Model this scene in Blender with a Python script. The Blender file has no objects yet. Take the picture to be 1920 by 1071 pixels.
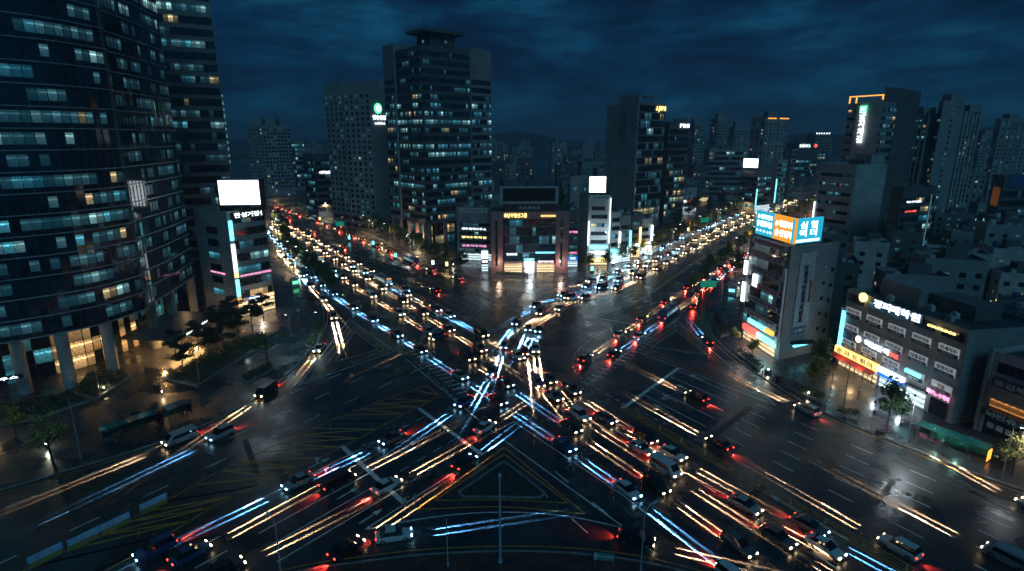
import bpy, math, random
from mathutils import Vector, Matrix
random.seed(11)
S = bpy.context.scene
COL = S.collection
R = math.radians
# ---------------------------------------------------------------- camera, sky, light
CF, CH, TH = 1080.0, 50.0, R(14.5)
cam = bpy.data.objects.new('camera', bpy.data.cameras.new('camera'))
COL.objects.link(cam)
cam.location = (0, 0, CH)
cam.rotation_euler = (R(90) - TH, 0, 0)
cam.data.sensor_width = 36.0
cam.data.lens = 36.0 * CF / 1920
cam.data.clip_end = 20000
cam.data.clip_start = 0.5
S.camera = cam
w = bpy.data.worlds.new('World')
S.world = w
w.use_nodes = True
nt = w.node_tree
nt.nodes.clear()
def N(nt, t, **k):
    n = nt.nodes.new(t)
    for a, b in k.items():
        if a.startswith('i_'):
            n.inputs[a[2:].replace('_', ' ')].default_value = b
        else:
            setattr(n, a, b)
    return n
def ramp(nt, stops, interp='LINEAR'):
    n = nt.nodes.new('ShaderNodeValToRGB')
    n.color_ramp.interpolation = interp
    el = n.color_ramp.elements
    while len(el) < len(stops):
        el.new(0.5)
    for e, (p, c) in zip(el, stops):
        e.position = p
        e.color = (*c, 1) if len(c) == 3 else c
    return n
L = nt.links.new
tc = N(nt, 'ShaderNodeTexCoord')
mp = N(nt, 'ShaderNodeMapping')
mp.inputs['Scale'].default_value = (1.0, 1.0, 3.4)
mp.inputs['Rotation'].default_value = (0, R(-14), R(20))
n1 = N(nt, 'ShaderNodeTexNoise', i_Scale=4.2, i_Detail=9.0, i_Roughness=0.62, i_Distortion=0.2)
L(tc.outputs['Generated'], mp.inputs['Vector']); L(mp.outputs['Vector'], n1.inputs['Vector'])
cr = ramp(nt, [(0.40, (0.001, 0.0072, 0.022)), (0.49, (0.0013, 0.013, 0.038)), (0.56, (0.0018, 0.023, 0.056)), (0.68, (0.004, 0.045, 0.095))])
L(n1.outputs['Fac'], cr.inputs['Fac'])
sep = N(nt, 'ShaderNodeSeparateXYZ')
L(tc.outputs['Generated'], sep.inputs[0])
hr = ramp(nt, [(0.0, (1.5, 1.35, 1.2)), (0.1, (1.15, 1.1, 1.05)), (0.35, (0.85, 0.85, 0.87)), (0.7, (0.7, 0.7, 0.75))])
L(sep.outputs['Z'], hr.inputs['Fac'])
mx = N(nt, 'ShaderNodeMix', data_type='RGBA', blend_type='MULTIPLY')
mx.inputs['Factor'].default_value = 1
L(cr.outputs['Color'], mx.inputs['A']); L(hr.outputs['Color'], mx.inputs['B'])
bg = N(nt, 'ShaderNodeBackground', i_Strength=1.4)
L(mx.outputs['Result'], bg.inputs['Color'])
wo = N(nt, 'ShaderNodeOutputWorld')
L(bg.outputs[0], wo.inputs[0])
sun = bpy.data.objects.new('sun', bpy.data.lights.new('sun', 'SUN'))
COL.objects.link(sun)
sun.data.energy = 0.46
sun.data.angle = R(25)
sun.data.color = (0.22, 0.72, 1.0)
sun.rotation_euler = (R(50), 0, R(14))
S.view_settings.view_transform = 'Standard'
S.view_settings.look = 'None'
S.view_settings.exposure = 0.25
S.view_settings.gamma = 1.0
S.render.engine = 'CYCLES'
S.cycles.max_bounces = 5
S.cycles.diffuse_bounces = 2
S.cycles.glossy_bounces = 3
S.cycles.transmission_bounces = 3
S.cycles.sample_clamp_indirect = 4.0
S.cycles.use_denoising = True
S.cycles.use_light_tree = True
S.cycles.caustics_reflective = False
S.cycles.caustics_refractive = False

# ---------------------------------------------------------------- survey of the place
def ray(px, py):
    X = (px - 960) / CF; Y = -(py - 535) / CF
    return X, math.cos(TH) + Y * math.sin(TH), Y * math.cos(TH) - math.sin(TH)
def P(px, py, z=0.0):
    a, b, c = ray(px, py); t = (z - CH) / c
    return Vector((a * t, b * t))
def W(px, py, D):
    a, b, c = ray(px, py); t = D / b
    return Vector((a * t, D, CH + c * t))
def XY(px, py, D):
    v = W(px, py, D); return Vector((v.x, v.y))
def V3(p, z=0.0):
    return Vector((p[0], p[1], z))

# ---------------------------------------------------------------- helpers
def tag(o, label=None, cat=None, group=None, kind=None):
    if label: o['label'] = label
    if cat: o['category'] = cat
    if group: o['group'] = group
    if kind: o['kind'] = kind
    return o
def empty(name, loc, label, cat, group=None, rz=0.0):
    o = bpy.data.objects.new(name, None)
    COL.objects.link(o)
    o.empty_display_size = 0.5
    o.location = (loc[0], loc[1], loc[2] if len(loc) > 2 else 0)
    o.rotation_euler.z = rz
    return tag(o, label, cat, group)
class MB:
    def __init__(s):
        s.v = []; s.f = []; s.m = []; s.uv = []; s.sm = []
    def poly(s, pts, m=0, uv=None, smooth=False):
        b = len(s.v)
        s.v += [tuple(p) for p in pts]
        s.f.append(tuple(range(b, b + len(pts))))
        s.m.append(m); s.sm.append(smooth)
        if uv is None:
            p0, p1, p2 = Vector(pts[0]), Vector(pts[1]), Vector(pts[2])
            n = (p1 - p0).cross(p2 - p1)
            if abs(n.z) > 0.7 * n.length:
                uv = [(p[0], p[1]) for p in pts]
            else:
                d = Vector((n.y, -n.x)); d = d.normalized() if d.length else Vector((1, 0))
                uv = [(p[0] * d.x + p[1] * d.y, p[2]) for p in pts]
        s.uv += [tuple(u) for u in uv]
        return s
    def prism(s, pts, z0, z1, m=0, mt=None, bottom=True, top=True):
        n = len(pts); d = 0
        for i in range(n):
            a, b = pts[i], pts[(i + 1) % n]
            l = math.hypot(b[0] - a[0], b[1] - a[1])
            s.poly([(a[0], a[1], z0), (b[0], b[1], z0), (b[0], b[1], z1), (a[0], a[1], z1)], m,
                   [(d, z0), (d + l, z0), (d + l, z1), (d, z1)])
            d += l
        if top: s.poly([(p[0], p[1], z1) for p in pts], m if mt is None else mt)
        if bottom: s.poly([(p[0], p[1], z0) for p in reversed(pts)], m)
        return s
    def box(s, c, sz, rz=0.0, m=0, taper=1.0, mt=None):
        hx, hy, hz = sz[0] / 2, sz[1] / 2, sz[2] / 2
        co, si = math.cos(rz), math.sin(rz)
        def q(x, y, z):
            return (c[0] + x * co - y * si, c[1] + x * si + y * co, c[2] + z)
        lo = [q(-hx, -hy, -hz), q(hx, -hy, -hz), q(hx, hy, -hz), q(-hx, hy, -hz)]
        t = taper
        hi = [q(-hx * t, -hy * t, hz), q(hx * t, -hy * t, hz), q(hx * t, hy * t, hz), q(-hx * t, hy * t, hz)]
        for i in range(4):
            j = (i + 1) % 4
            s.poly([lo[i], lo[j], hi[j], hi[i]], m)
        s.poly(hi, m if mt is None else mt); s.poly(lo[::-1], m)
        return s
    def tube(s, p0, p1, r0, r1=None, n=8, m=0, cap=True):
        p0, p1 = Vector(p0), Vector(p1)
        r1 = r0 if r1 is None else r1
        d = (p1 - p0)
        if d.length < 1e-6: return s
        d.normalize()
        u = d.cross(Vector((0, 0, 1))) if abs(d.z) < 0.95 else d.cross(Vector((1, 0, 0)))
        u.normalize(); v = d.cross(u)
        A = [p0 + (u * math.cos(2 * math.pi * i / n) + v * math.sin(2 * math.pi * i / n)) * r0 for i in range(n)]
        B = [p1 + (u * math.cos(2 * math.pi * i / n) + v * math.sin(2 * math.pi * i / n)) * r1 for i in range(n)]
        for i in range(n):
            j = (i + 1) % n
            s.poly([A[i], A[j], B[j], B[i]], m, smooth=True)
        if cap:
            s.poly(B, m); s.poly(A[::-1], m)
        return s
    def build(s, name, mats, parent=None, local=False, smooth_all=False):
        me = bpy.data.meshes.new(name)
        o = bpy.data.objects.new(name, me)
        COL.objects.link(o)
        off = Vector((0, 0, 0))
        if parent is not None:
            o.parent = parent
            if not local:
                off = parent.location.copy()
                if parent.parent: off += parent.parent.location
        me.from_pydata([(a - off.x, b - off.y, c - off.z) for a, b, c in s.v], [], s.f)
        if not isinstance(mats, (list, tuple)): mats = [mats]
        for m in mats: me.materials.append(m)
        me.polygons.foreach_set('material_index', s.m)
        me.polygons.foreach_set('use_smooth', [smooth_all or q for q in s.sm])
        ul = me.uv_layers.new(name='UVMap')
        flat = [c for u in s.uv for c in u]
        ul.data.foreach_set('uv', flat)
        me.update()
        return o
def copy_tree(o, parent=None):
    c = o.copy(); COL.objects.link(c)
    if parent is not None:
        c.parent = parent; c.matrix_parent_inverse = o.matrix_parent_inverse
    for ch in KIDS.get(o.name, []):
        copy_tree(ch, c)
    KIDS[c.name] = [] if o.name not in KIDS else KIDS.get(c.name, [])
    return c
KIDS = {}
def register(root):
    ks = [o for o in COL.objects if o.parent is root]
    KIDS[root.name] = ks
    for k in ks: register(k)
ORD = ['first', 'second', 'third', 'fourth', 'fifth', 'sixth', 'seventh', 'eighth', 'ninth', 'tenth', 'eleventh', 'twelfth',
       'thirteenth', 'fourteenth', 'fifteenth', 'sixteenth', 'seventeenth', 'eighteenth', 'nineteenth']
TENS = {2: 'twenty', 3: 'thirty', 4: 'forty', 5: 'fifty', 6: 'sixty', 7: 'seventy', 8: 'eighty', 9: 'ninety'}
TENTH = {2: 'twentieth', 3: 'thirtieth', 4: 'fortieth', 5: 'fiftieth', 6: 'sixtieth', 7: 'seventieth', 8: 'eightieth', 9: 'ninetieth'}
def ordw(i):
    i += 1
    if i < 20: return ORD[i - 1]
    if i >= 100: return 'hundredth' if i == 100 else 'hundred and ' + ordw(i - 101)
    return TENTH[i // 10] if i % 10 == 0 else TENS[i // 10] + '-' + ORD[i % 10 - 1]

# ---------------------------------------------------------------- materials
MATS = {}
def mat(name, col, rough=0.7, metal=0.0, var=0.18, vs=0.6, bump=0.0, bs=6.0, spec=0.5, panel=None, wet=None, coat=0.0):
    """principled surface with noise variation; panel=(w,h,depth) draws joint lines of cladding in metres"""
    if name in MATS: return MATS[name]
    m = bpy.data.materials.new(name); m.use_nodes = True
    nt = m.node_tree; b = nt.nodes['Principled BSDF']; L = nt.links.new
    b.inputs['Roughness'].default_value = rough
    b.inputs['Metallic'].default_value = metal
    b.inputs['Specular IOR Level'].default_value = spec
    b.inputs['Coat Weight'].default_value = coat
    tc = N(nt, 'ShaderNodeTexCoord')
    ns = N(nt, 'ShaderNodeTexNoise', i_Scale=vs, i_Detail=6.0, i_Roughness=0.65)
    L(tc.outputs['Object'], ns.inputs['Vector'])
    c0 = tuple(max(0, c * (1 - var * 1.6)) for c in col); c1 = tuple(min(1, c * (1 + var)) for c in col)
    rp = ramp(nt, [(0.3, c0), (0.7, c1)])
    L(ns.outputs['Fac'], rp.inputs['Fac'])
    last = rp.outputs['Color']
    if panel:
        br = N(nt, 'ShaderNodeTexBrick')
        br.offset = 0.0
        br.inputs['Color1'].default_value = (1, 1, 1, 1)
        br.inputs['Color2'].default_value = (0.82, 0.82, 0.82, 1)
        br.inputs['Mortar'].default_value = (panel[2],) * 3 + (1,)
        br.inputs['Scale'].default_value = 1.0
        br.inputs['Mortar Size'].default_value = 0.03
        br.inputs['Brick Width'].default_value = panel[0]
        br.inputs['Row Height'].default_value = panel[1]
        L(tc.outputs['UV'], br.inputs['Vector'])
        mx = N(nt, 'ShaderNodeMix', data_type='RGBA', blend_type='MULTIPLY'); mx.inputs['Factor'].default_value = 1
        L(last, mx.inputs['A']); L(br.outputs['Color'], mx.inputs['B'])
        last = mx.outputs['Result']
    L(last, b.inputs['Base Color'])
    if wet:
        n2 = N(nt, 'ShaderNodeTexNoise', i_Scale=wet[2], i_Detail=4.0, i_Roughness=0.6)
        L(tc.outputs['Object'], n2.inputs['Vector'])
        r2 = ramp(nt, [(0.38, (wet[0],) * 3), (0.62, (wet[1],) * 3)])
        L(n2.outputs['Fac'], r2.inputs['Fac']); L(r2.outputs['Color'], b.inputs['Roughness'])
    if bump:
        n3 = N(nt, 'ShaderNodeTexNoise', i_Scale=bs, i_Detail=5.0)
        L(tc.outputs['Object'], n3.inputs['Vector'])
        bp = N(nt, 'ShaderNodeBump', i_Strength=bump, i_Distance=0.05)
        L(n3.outputs['Fac'], bp.inputs['Height']); L(bp.outputs['Normal'], b.inputs['Normal'])
    MATS[name] = m
    return m
def emis(name, col, strength, var=0.0, base=0.5, room=False, sample=False):
    """a surface that gives off light; room=True breaks it up into fittings, blinds and furniture"""
    if name in MATS: return MATS[name]
    m = bpy.data.materials.new(name); m.use_nodes = True
    nt = m.node_tree; b = nt.nodes['Principled BSDF']; L = nt.links.new
    b.inputs['Base Color'].default_value = (col[0] * base, col[1] * base, col[2] * base, 1)
    b.inputs['Roughness'].default_value = 0.25
    b.inputs['Emission Color'].default_value = (*col, 1)
    b.inputs['Emission Strength'].default_value = strength
    if room:
        tc = N(nt, 'ShaderNodeTexCoord'); g = N(nt, 'ShaderNodeNewGeometry')
        sx = N(nt, 'ShaderNodeSeparateXYZ'); L(tc.outputs['UV'], sx.inputs[0])
        fr = N(nt, 'ShaderNodeMath', operation='FRACT'); sc_ = N(nt, 'ShaderNodeMath', operation='MULTIPLY'); sc_.inputs[1].default_value = .998
        L(sx.outputs['Y'], sc_.inputs[0]); L(sc_.outputs[0], fr.inputs[0])
        ceil = ramp(nt, [(0.0, (.25,) * 3), (.3, (.45,) * 3), (.62, (.7,) * 3), (.68, (2.6,) * 3), (.76, (2.4,) * 3), (.8, (.75,) * 3), (1, (.5,) * 3)])
        L(fr.outputs[0], ceil.inputs['Fac'])
        mpn = N(nt, 'ShaderNodeMapping'); mpn.inputs['Scale'].default_value = (2.6, 2.2, 1.0)
        L(tc.outputs['UV'], mpn.inputs['Vector'])
        ns = N(nt, 'ShaderNodeTexNoise', i_Scale=1.6, i_Detail=4.0, i_Roughness=0.75)
        L(mpn.outputs['Vector'], ns.inputs['Vector'])
        r1 = ramp(nt, [(0.34, (0.08,) * 3), (0.46, (0.4,) * 3), (0.6, (0.9,) * 3), (0.72, (1.9,) * 3)])
        L(ns.outputs['Fac'], r1.inputs['Fac'])
        m0 = N(nt, 'ShaderNodeMath', operation='MULTIPLY'); L(r1.outputs['Color'], m0.inputs[0]); L(ceil.outputs['Color'], m0.inputs[1])
        r2 = ramp(nt, [(0.0, (0.12,) * 3), (0.35, (0.4,) * 3), (0.75, (0.9,) * 3), (1.0, (1.9,) * 3)])
        L(g.outputs['Random Per Island'], r2.inputs['Fac'])
        mu = N(nt, 'ShaderNodeMath', operation='MULTIPLY'); L(m0.outputs[0], mu.inputs[0]); L(r2.outputs['Color'], mu.inputs[1])
        m2 = N(nt, 'ShaderNodeMath', operation='MULTIPLY'); L(mu.outputs[0], m2.inputs[0]); m2.inputs[1].default_value = strength
        L(m2.outputs[0], b.inputs['Emission Strength'])
    if not sample:
        m.cycles.emission_sampling = 'NONE'
    MATS[name] = m
    return m
ASPH = mat('wet_asphalt', (0.036, 0.037, 0.04), 0.4, var=0.5, vs=0.12, bump=0.35, bs=9.0, spec=0.55, wet=(0.16, 0.42, 0.09))
PAVE = mat('wet_paving', (0.05, 0.052, 0.055), 0.4, var=0.3, vs=0.2, panel=(1.2, 0.6, 0.6), wet=(0.12, 0.5, 0.15), bump=0.1)
BRICKP = mat('red_brick_paving', (0.10, 0.045, 0.035), 0.5, var=0.35, vs=0.4, panel=(0.8, 0.4, 0.6), wet=(0.2, 0.6, 0.3))
KERB = mat('granite_kerb', (0.2, 0.2, 0.19), 0.6, var=0.3, vs=1.5)
GROUND = mat('dark_ground', (0.03, 0.033, 0.036), 0.9, var=0.4, vs=0.05)
WHITEP = mat('white_road_paint', (0.7, 0.7, 0.68), 0.45, var=0.35, vs=1.2)
YELP = mat('yellow_road_paint', (0.7, 0.28, 0.04), 0.5, var=0.35, vs=1.2)
GLASS = mat('dark_glass', (0.012, 0.02, 0.028), 0.05, var=0.5, vs=0.4, spec=0.8)
GLASSB = mat('blue_glass', (0.012, 0.028, 0.045), 0.08, var=0.5, vs=0.3, spec=0.8, bump=0.02, bs=0.5)
MULL = mat('mullion_metal', (0.10, 0.12, 0.14), 0.4, metal=0.6)
CONC = mat('pale_concrete', (0.32, 0.33, 0.33), 0.8, panel=(3.0, 1.5, 0.55), vs=0.15)
CONC2 = mat('grey_tile_cladding', (0.25, 0.26, 0.27), 0.7, panel=(1.2, 0.6, 0.5), vs=0.2)
CONCD = mat('dark_concrete', (0.11, 0.115, 0.12), 0.8, panel=(3.0, 1.5, 0.6), vs=0.15)
WHITEB = mat('white_render', (0.42, 0.42, 0.41), 0.7, panel=(2.4, 1.2, 0.75), vs=0.2)
APTW = mat('apartment_render', (0.24, 0.25, 0.26), 0.8, vs=0.1, var=0.12)
PINKST = mat('pink_granite', (0.32, 0.17, 0.17), 0.45, panel=(1.4, 0.9, 0.6), vs=0.3)
ROOFM = mat('roof_membrane', (0.05, 0.055, 0.06), 0.8, vs=0.3, var=0.5, wet=(0.4, 0.8, 0.2))
ROOFG = mat('green_roof_paint', (0.03, 0.09, 0.065), 0.7, vs=0.3, var=0.5)
DARKM = mat('dark_metal', (0.03, 0.033, 0.036), 0.5, metal=0.5)
POLEM = mat('galvanised_steel', (0.45, 0.48, 0.5), 0.4, metal=0.7)
POLEB = mat('pale_blue_paint', (0.3, 0.42, 0.5), 0.4)
BARK = mat('bark', (0.07, 0.055, 0.045), 0.9, vs=3)
LIT_C = emis('office_light_cool', (0.50, 0.95, 0.95), 0.62, room=True)
LIT_T = emis('office_light_teal', (0.12, 0.60, 0.75), 0.38, room=True)
LIT_W = emis('room_light_warm', (1.0, 0.72, 0.36), 0.6, room=True)
LIT_D = emis('office_light_dim', (0.14, 0.42, 0.5), 0.22, room=True)
LIT_O = emis('room_light_orange', (1.0, 0.38, 0.1), 0.7, room=True)
SHOP_W = emis('shop_interior_warm', (1.0, 0.74, 0.42), 2.2, room=True)
SHOP_C = emis('shop_interior_white', (0.75, 0.95, 1.0), 2.4, room=True)
SCREEN = emis('white_led_screen', (0.93, 0.98, 1.0), 2.2, sample=True)
SG_W = emis('sign_white', (0.85, 0.96, 1.0), 2.2)
SG_T = emis('sign_turquoise', (0.2, 0.85, 1.0), 1.8)
SG_Y = emis('sign_yellow', (1.0, 0.75, 0.25), 2.2)
SG_O = emis('sign_orange', (1.0, 0.40, 0.06), 1.6)
SG_R = emis('sign_red', (1.0, 0.1, 0.08), 1.6)
SG_P = emis('sign_pink', (1.0, 0.35, 0.6), 1.4)
SG_G = emis('sign_green', (0.15, 1.0, 0.45), 1.6)
SG_B = emis('sign_blue', (0.05, 0.3, 1.0), 1.6)
PB_T = emis('panel_turquoise', (0.02, 0.42, 0.62), 0.9, sample=True)
PB_O = emis('panel_orange', (0.95, 0.36, 0.03), 0.85, sample=True)
PB_B = emis('panel_blue', (0.01, 0.16, 0.62), 1.1, sample=True)
PB_Y = emis('panel_yellow', (1.0, 0.66, 0.22), 1.3, sample=True)
PN_W = mat('sign_panel_white', (0.55, 0.56, 0.57), 0.5)
PN_B = mat('sign_panel_blue', (0.03, 0.08, 0.22), 0.5)
PN_D = mat('sign_panel_dark', (0.03, 0.035, 0.045), 0.4)
PN_R = mat('sign_panel_red', (0.4, 0.04, 0.04), 0.5)
BOARD = emis('emissive_board', (.75, .85, .9), .22)  # board colour given faint emission so the boards show brighter
LT_D = mat('lettering_dark', (0.03, 0.03, 0.05), 0.6)
LT_R = mat('lettering_red', (0.5, 0.05, 0.04), 0.6)
LT_W = mat('lettering_white', (0.7, 0.7, 0.7), 0.6)
LITS = [GLASS, LIT_C, LIT_T, LIT_W, LIT_D, LIT_O, GLASSB]
TS = bpy.data.scenes.new('lettering_bench')
def bench_graph(TS=TS):
    with bpy.context.temp_override(scene=TS, view_layer=TS.view_layers[0]):
        dg = bpy.context.evaluated_depsgraph_get(); dg.update()
        return dg
def lettering(s, h, base, right, up, m, parent, name='lettering', vertical=False, depth=0.06, width=None):
    """raised letters; base = centre point, right/up = unit vectors, h = letter height"""
    right, up = Vector(right).normalized(), Vector(up).normalized()
    nrm = right.cross(up)
    off = parent.location.copy() if parent else Vector()
    if parent and parent.parent: off += parent.parent.location
    me = bpy.data.meshes.new(name)
    o = bpy.data.objects.new(name, me); COL.objects.link(o)
    if parent: o.parent = parent
    PENDING.append((s, vertical, h * 1.15, depth, o, Vector(base) + nrm * (depth / 2 + 0.02) - off, right, up, nrm, m, width))
    return o
PENDING = []
def cut_letters():
    """one sheet of all the characters, then each sign is set from it"""
    chars = sorted({ch for p in PENDING for ch in p[0] if ch != ' '})
    cu = bpy.data.curves.new('sheet', 'FONT'); cu.body = '\n'.join(chars); cu.size = 1; cu.extrude = .5; cu.offset = .016; cu.space_line = 4; cu.resolution_u = 2
    t = bpy.data.objects.new('sheet', cu); TS.collection.objects.link(t)
    sheet = bpy.data.meshes.new_from_object(t.evaluated_get(bench_graph()))
    G = {ch: ([], [], {}) for ch in chars}
    for v in sheet.vertices:
        i = int(round(-(v.co.y - .35) / 4.0)); g = G[chars[i]]
        g[2][v.index] = len(g[0]); g[0].append((v.co.x, v.co.y + 4.0 * i, v.co.z))
    own = {vi: ch for ch in chars for vi in G[ch][2]}
    for f in sheet.polygons:
        g = G[own[f.vertices[0]]]; g[1].append([g[2][k] for k in f.vertices])
    bpy.data.objects.remove(t)
    for (s, vert, size, depth, o, org, right, up, nrm, m, width) in PENDING:
        vs, fs, x, y = [], [], 0.0, 0.0
        for ch in s:
            if ch == ' ': x += .32; y -= .5; continue
            gv, gf, _ = G[ch]; x0, x1 = min(q[0] for q in gv), max(q[0] for q in gv); b = len(vs)
            dx, dy = (x - x0 + .04, 0) if not vert else (-(x0 + x1) / 2, y)
            vs += [((a + dx) * size, (c + dy - .35) * size, d * depth) for a, c, d in gv]; fs += [[k + b for k in f] for f in gf]
            x += x1 - x0 + .1; y -= .98
        mx_ = (min(v[0] for v in vs) + max(v[0] for v in vs)) / 2; my_ = (min(v[1] for v in vs) + max(v[1] for v in vs)) / 2 if vert else 0
        sx = width / max(.01, max(v[0] for v in vs) - min(v[0] for v in vs)) if width else 1.0
        me = o.data
        me.from_pydata([org + right * ((v[0] - mx_) * sx) + up * (v[1] - my_) + nrm * v[2] for v in vs], [], fs)
        me.materials.append(m)
def lamp(kind, name, loc, energy, color, parent=None, radius=0.15, rot=None, spot=60, blend=0.6):
    ld = bpy.data.lights.new(name, kind); ld.energy = energy; ld.color = color
    if kind != 'SUN' and kind != 'AREA': ld.shadow_soft_size = radius
    if kind == 'AREA': ld.size = radius
    if kind == 'SPOT': ld.spot_size = R(spot); ld.spot_blend = blend
    o = bpy.data.objects.new(name, ld); COL.objects.link(o)
    o.location = loc
    if rot: o.rotation_euler = rot
    if parent is not None:
        o.parent = parent
        o.location = Vector(loc) - parent.location
    return o
# ---------------------------------------------------------------- ground, road, pavements, paint
def spline(pts, step=2.0):
    pts = [Vector(p) for p in pts]
    P_ = [pts[0] * 2 - pts[1]] + pts + [pts[-1] * 2 - pts[-2]]
    out = []
    for i in range(1, len(P_) - 2):
        p0, p1, p2, p3 = P_[i - 1:i + 3]
        n = max(1, int((p2 - p1).length / step))
        for k in range(n):
            t = k / n
            out.append(0.5 * ((2 * p1) + (p2 - p0) * t + (2 * p0 - 5 * p1 + 4 * p2 - p3) * t * t + (3 * p1 - p0 - 3 * p2 + p3) * t ** 3))
    out.append(pts[-1])
    return out
def pxs(*ps): return [P(*p) for p in ps]
def offs(line, d):
    out = []
    for i, p in enumerate(line):
        a = line[max(0, i - 1)]; b = line[min(len(line) - 1, i + 1)]
        t = (b - a).normalized()
        out.append(p + Vector((t.y, -t.x)) * d)
    return out
def strip(mb, line, wd, z, m=0, z0=None):
    a, b = offs(line, wd / 2), offs(line, -wd / 2)
    for i in range(len(line) - 1):
        mb.poly([V3(a[i], z), V3(a[i + 1], z), V3(b[i + 1], z), V3(b[i], z)], m)
        if z0 is not None:
            mb.poly([V3(a[i], z0), V3(a[i + 1], z0), V3(a[i + 1], z), V3(a[i], z)], m)
            mb.poly([V3(b[i + 1], z0), V3(b[i], z0), V3(b[i], z), V3(b[i + 1], z)], m)
g = MB(); g.poly([(-9000, -300, -0.06), (9000, -300, -0.06), (9000, 9000, -0.06), (-9000, 9000, -0.06)])
tag(g.build('ground', GROUND), kind='structure')
g = MB()
for i in range(-12, 20):
    for j in range(0, 30):
        if abs(i) > 3 + j: continue
        x0, y0 = i * 50, j * 50 - 20
        g.poly([(x0, y0, 0), (x0 + 50, y0, 0), (x0 + 50, y0 + 50, 0), (x0, y0 + 50, 0)])
tag(g.build('road', ASPH), kind='structure')
kL = spline([Vector((-620, 1130)), Vector((-330, 640))] + pxs((497, 415), (515, 472), (560, 520), (597, 558), (608, 590), (602, 620), (578, 660), (543, 700), (490, 740), (430, 775), (360, 808), (300, 830), (200, 862), (100, 890), (0, 920)) + [Vector((-130, 30)), Vector((-160, 5))])
kT = spline([Vector((-560, 1150)), Vector((-270, 660))] + pxs((520, 378), (600, 403), (700, 443), (780, 485), (850, 513), (930, 527), (1000, 530), (1080, 524), (1160, 505), (1230, 477), (1300, 442), (1380, 402), (1440, 372)) + [Vector((330, 660)), Vector((560, 1130))])
kR = spline([Vector((600, 1110)), Vector((370, 640))] + pxs((1530, 392), (1480, 425), (1420, 462), (1370, 503), (1335, 543), (1322, 575), (1327, 610), (1345, 640), (1380, 672), (1430, 708), (1500, 752), (1600, 798), (1700, 838), (1800, 878), (1920, 920)) + [Vector((95, 50)), Vector((115, 10))])
kB = spline(pxs((430, 1110), (560, 1071), (700, 1050), (800, 1039), (940, 1033), (1080, 1037), (1200, 1052), (1300, 1076), (1400, 1110)))
def sector(name, line, extra, m, z=0.14):
    mb = MB(); pts = [Vector(p) for p in line] + [Vector(e) for e in extra]
    ar = sum(a.x * b.y - b.x * a.y for a, b in zip(pts, pts[1:] + pts[:1]))
    if ar < 0: pts.reverse()
    mb.prism([tuple(p) for p in pts], -0.05, z, bottom=False)
    # triangulate the big n-gon safely
    o = mb.build(name, m)
    import bmesh
    bm = bmesh.new(); bm.from_mesh(o.data)
    bmesh.ops.triangulate(bm, faces=[f for f in bm.faces if len(f.verts) > 4], ngon_method='EAR_CLIP')
    bm.to_mesh(o.data); bm.free()
    return tag(o, kind='structure')
sector('pavement', kL, [(-700, 5), (-1200, 1130)], PAVE)
sector('pavement', kT, [], PAVE)
sector('pavement', kR, [(700, 10), (1300, 1110)], PAVE)
sector('pavement', kB, [(40, 20), (-40, 20)], BRICKP)
for ln, sg in ((kL, 1), (kT, -1), (kR, -1), (kB, 1)):
    mb = MB(); strip(mb, offs(ln, 0.16 * sg), 0.34, 0.165, 0, 0.0)
    tag(mb.build('kerb', KERB), kind='structure')
    mb = MB(); strip(mb, offs(ln, -0.9 * sg), 0.16, 0.006)
    tag(mb.build('yellow_kerb_line', YELP), kind='structure')
ZP = 0.006
wl = MB(); yl = MB()
def dashes(a, b, on=3.0, off=5.0, wd=0.2, mb=wl, ph=0.0):
    a, b = Vector(a), Vector(b); d = b - a; ln = d.length; d.normalize(); s = ph
    while s < ln:
        e = min(ln, s + on); strip(mb, [a + d * s, a + d * e], wd, ZP); s += on + off
def dsp(line, on=1.0, off=1.0, wd=0.18, mb=wl):
    s = 0; acc = []
    for p, q in zip(line, line[1:]):
        l = (q - p).length
        if int(s / on) % 2 == 0: strip(mb, [p, q], wd, ZP)
        s += l
def solid(a, b, wd=0.2, mb=wl): strip(mb, [Vector(a), Vector(b)], wd, ZP)
def lerp(a, b, t): return a + (b - a) * t
# lower left arm, carriageway beside the glass tower
for (a, b) in (((57, 933), (640, 700)), ((80, 981), (735, 682)), ((120, 1000), (790, 690))):
    pa, pb = P(*a), P(*b); d = (pa - pb).normalized()
    dashes(pb, pa + d * 60, 3.5, 5.5)
# lower left arm, carriageway with the stop lines
sA, sB = P(640, 835), P(760, 945); tA, tB = P(785, 765), P(902, 851)
strip(wl, [sA, sB], 0.75, ZP); strip(wl, [tA, tB], 0.75, ZP)
dirL = (P(400, 955) - P(640, 838)).normalized()
for k in range(1, 6):
    a = lerp(sA, sB, k / 6)
    d2 = (dirL * (1 - k / 6) + (P(640, 1020) - P(760, 945)).normalized() * (k / 6)).normalized()
    solid(a, a + d2 * 18); dashes(a + d2 * 22, a + d2 * 90, 4, 5)
    dashes(a, lerp(tA, tB, k / 6), 2, 1.6, 0.14)
# hatched wedge between the two
hu = spline(pxs((60, 1062), (310, 940), (412, 882), (560, 815), (700, 757), (800, 722)), 3)
hl = spline(pxs((185, 1078), (270, 1030), (400, 950), (520, 893), (640, 838), (760, 775), (825, 742)), 3)
hu = [hu[0] + (hu[0] - hu[1]).normalized() * 40] + hu; hl = [hl[0] + (hl[0] - hl[1]).normalized() * 40] + hl
strip(yl, hu, 0.18, ZP); strip(yl, hl, 0.18, ZP)
solid(hu[-1], hl[-1], 0.18, yl)
for k in range(34):
    t = k / 34
    a = hu[int(t * (len(hu) - 1))]; j = min(len(hl) - 1, int(t * (len(hl) - 1)) + 2)
    solid(a, hl[j], 0.28, yl)
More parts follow.
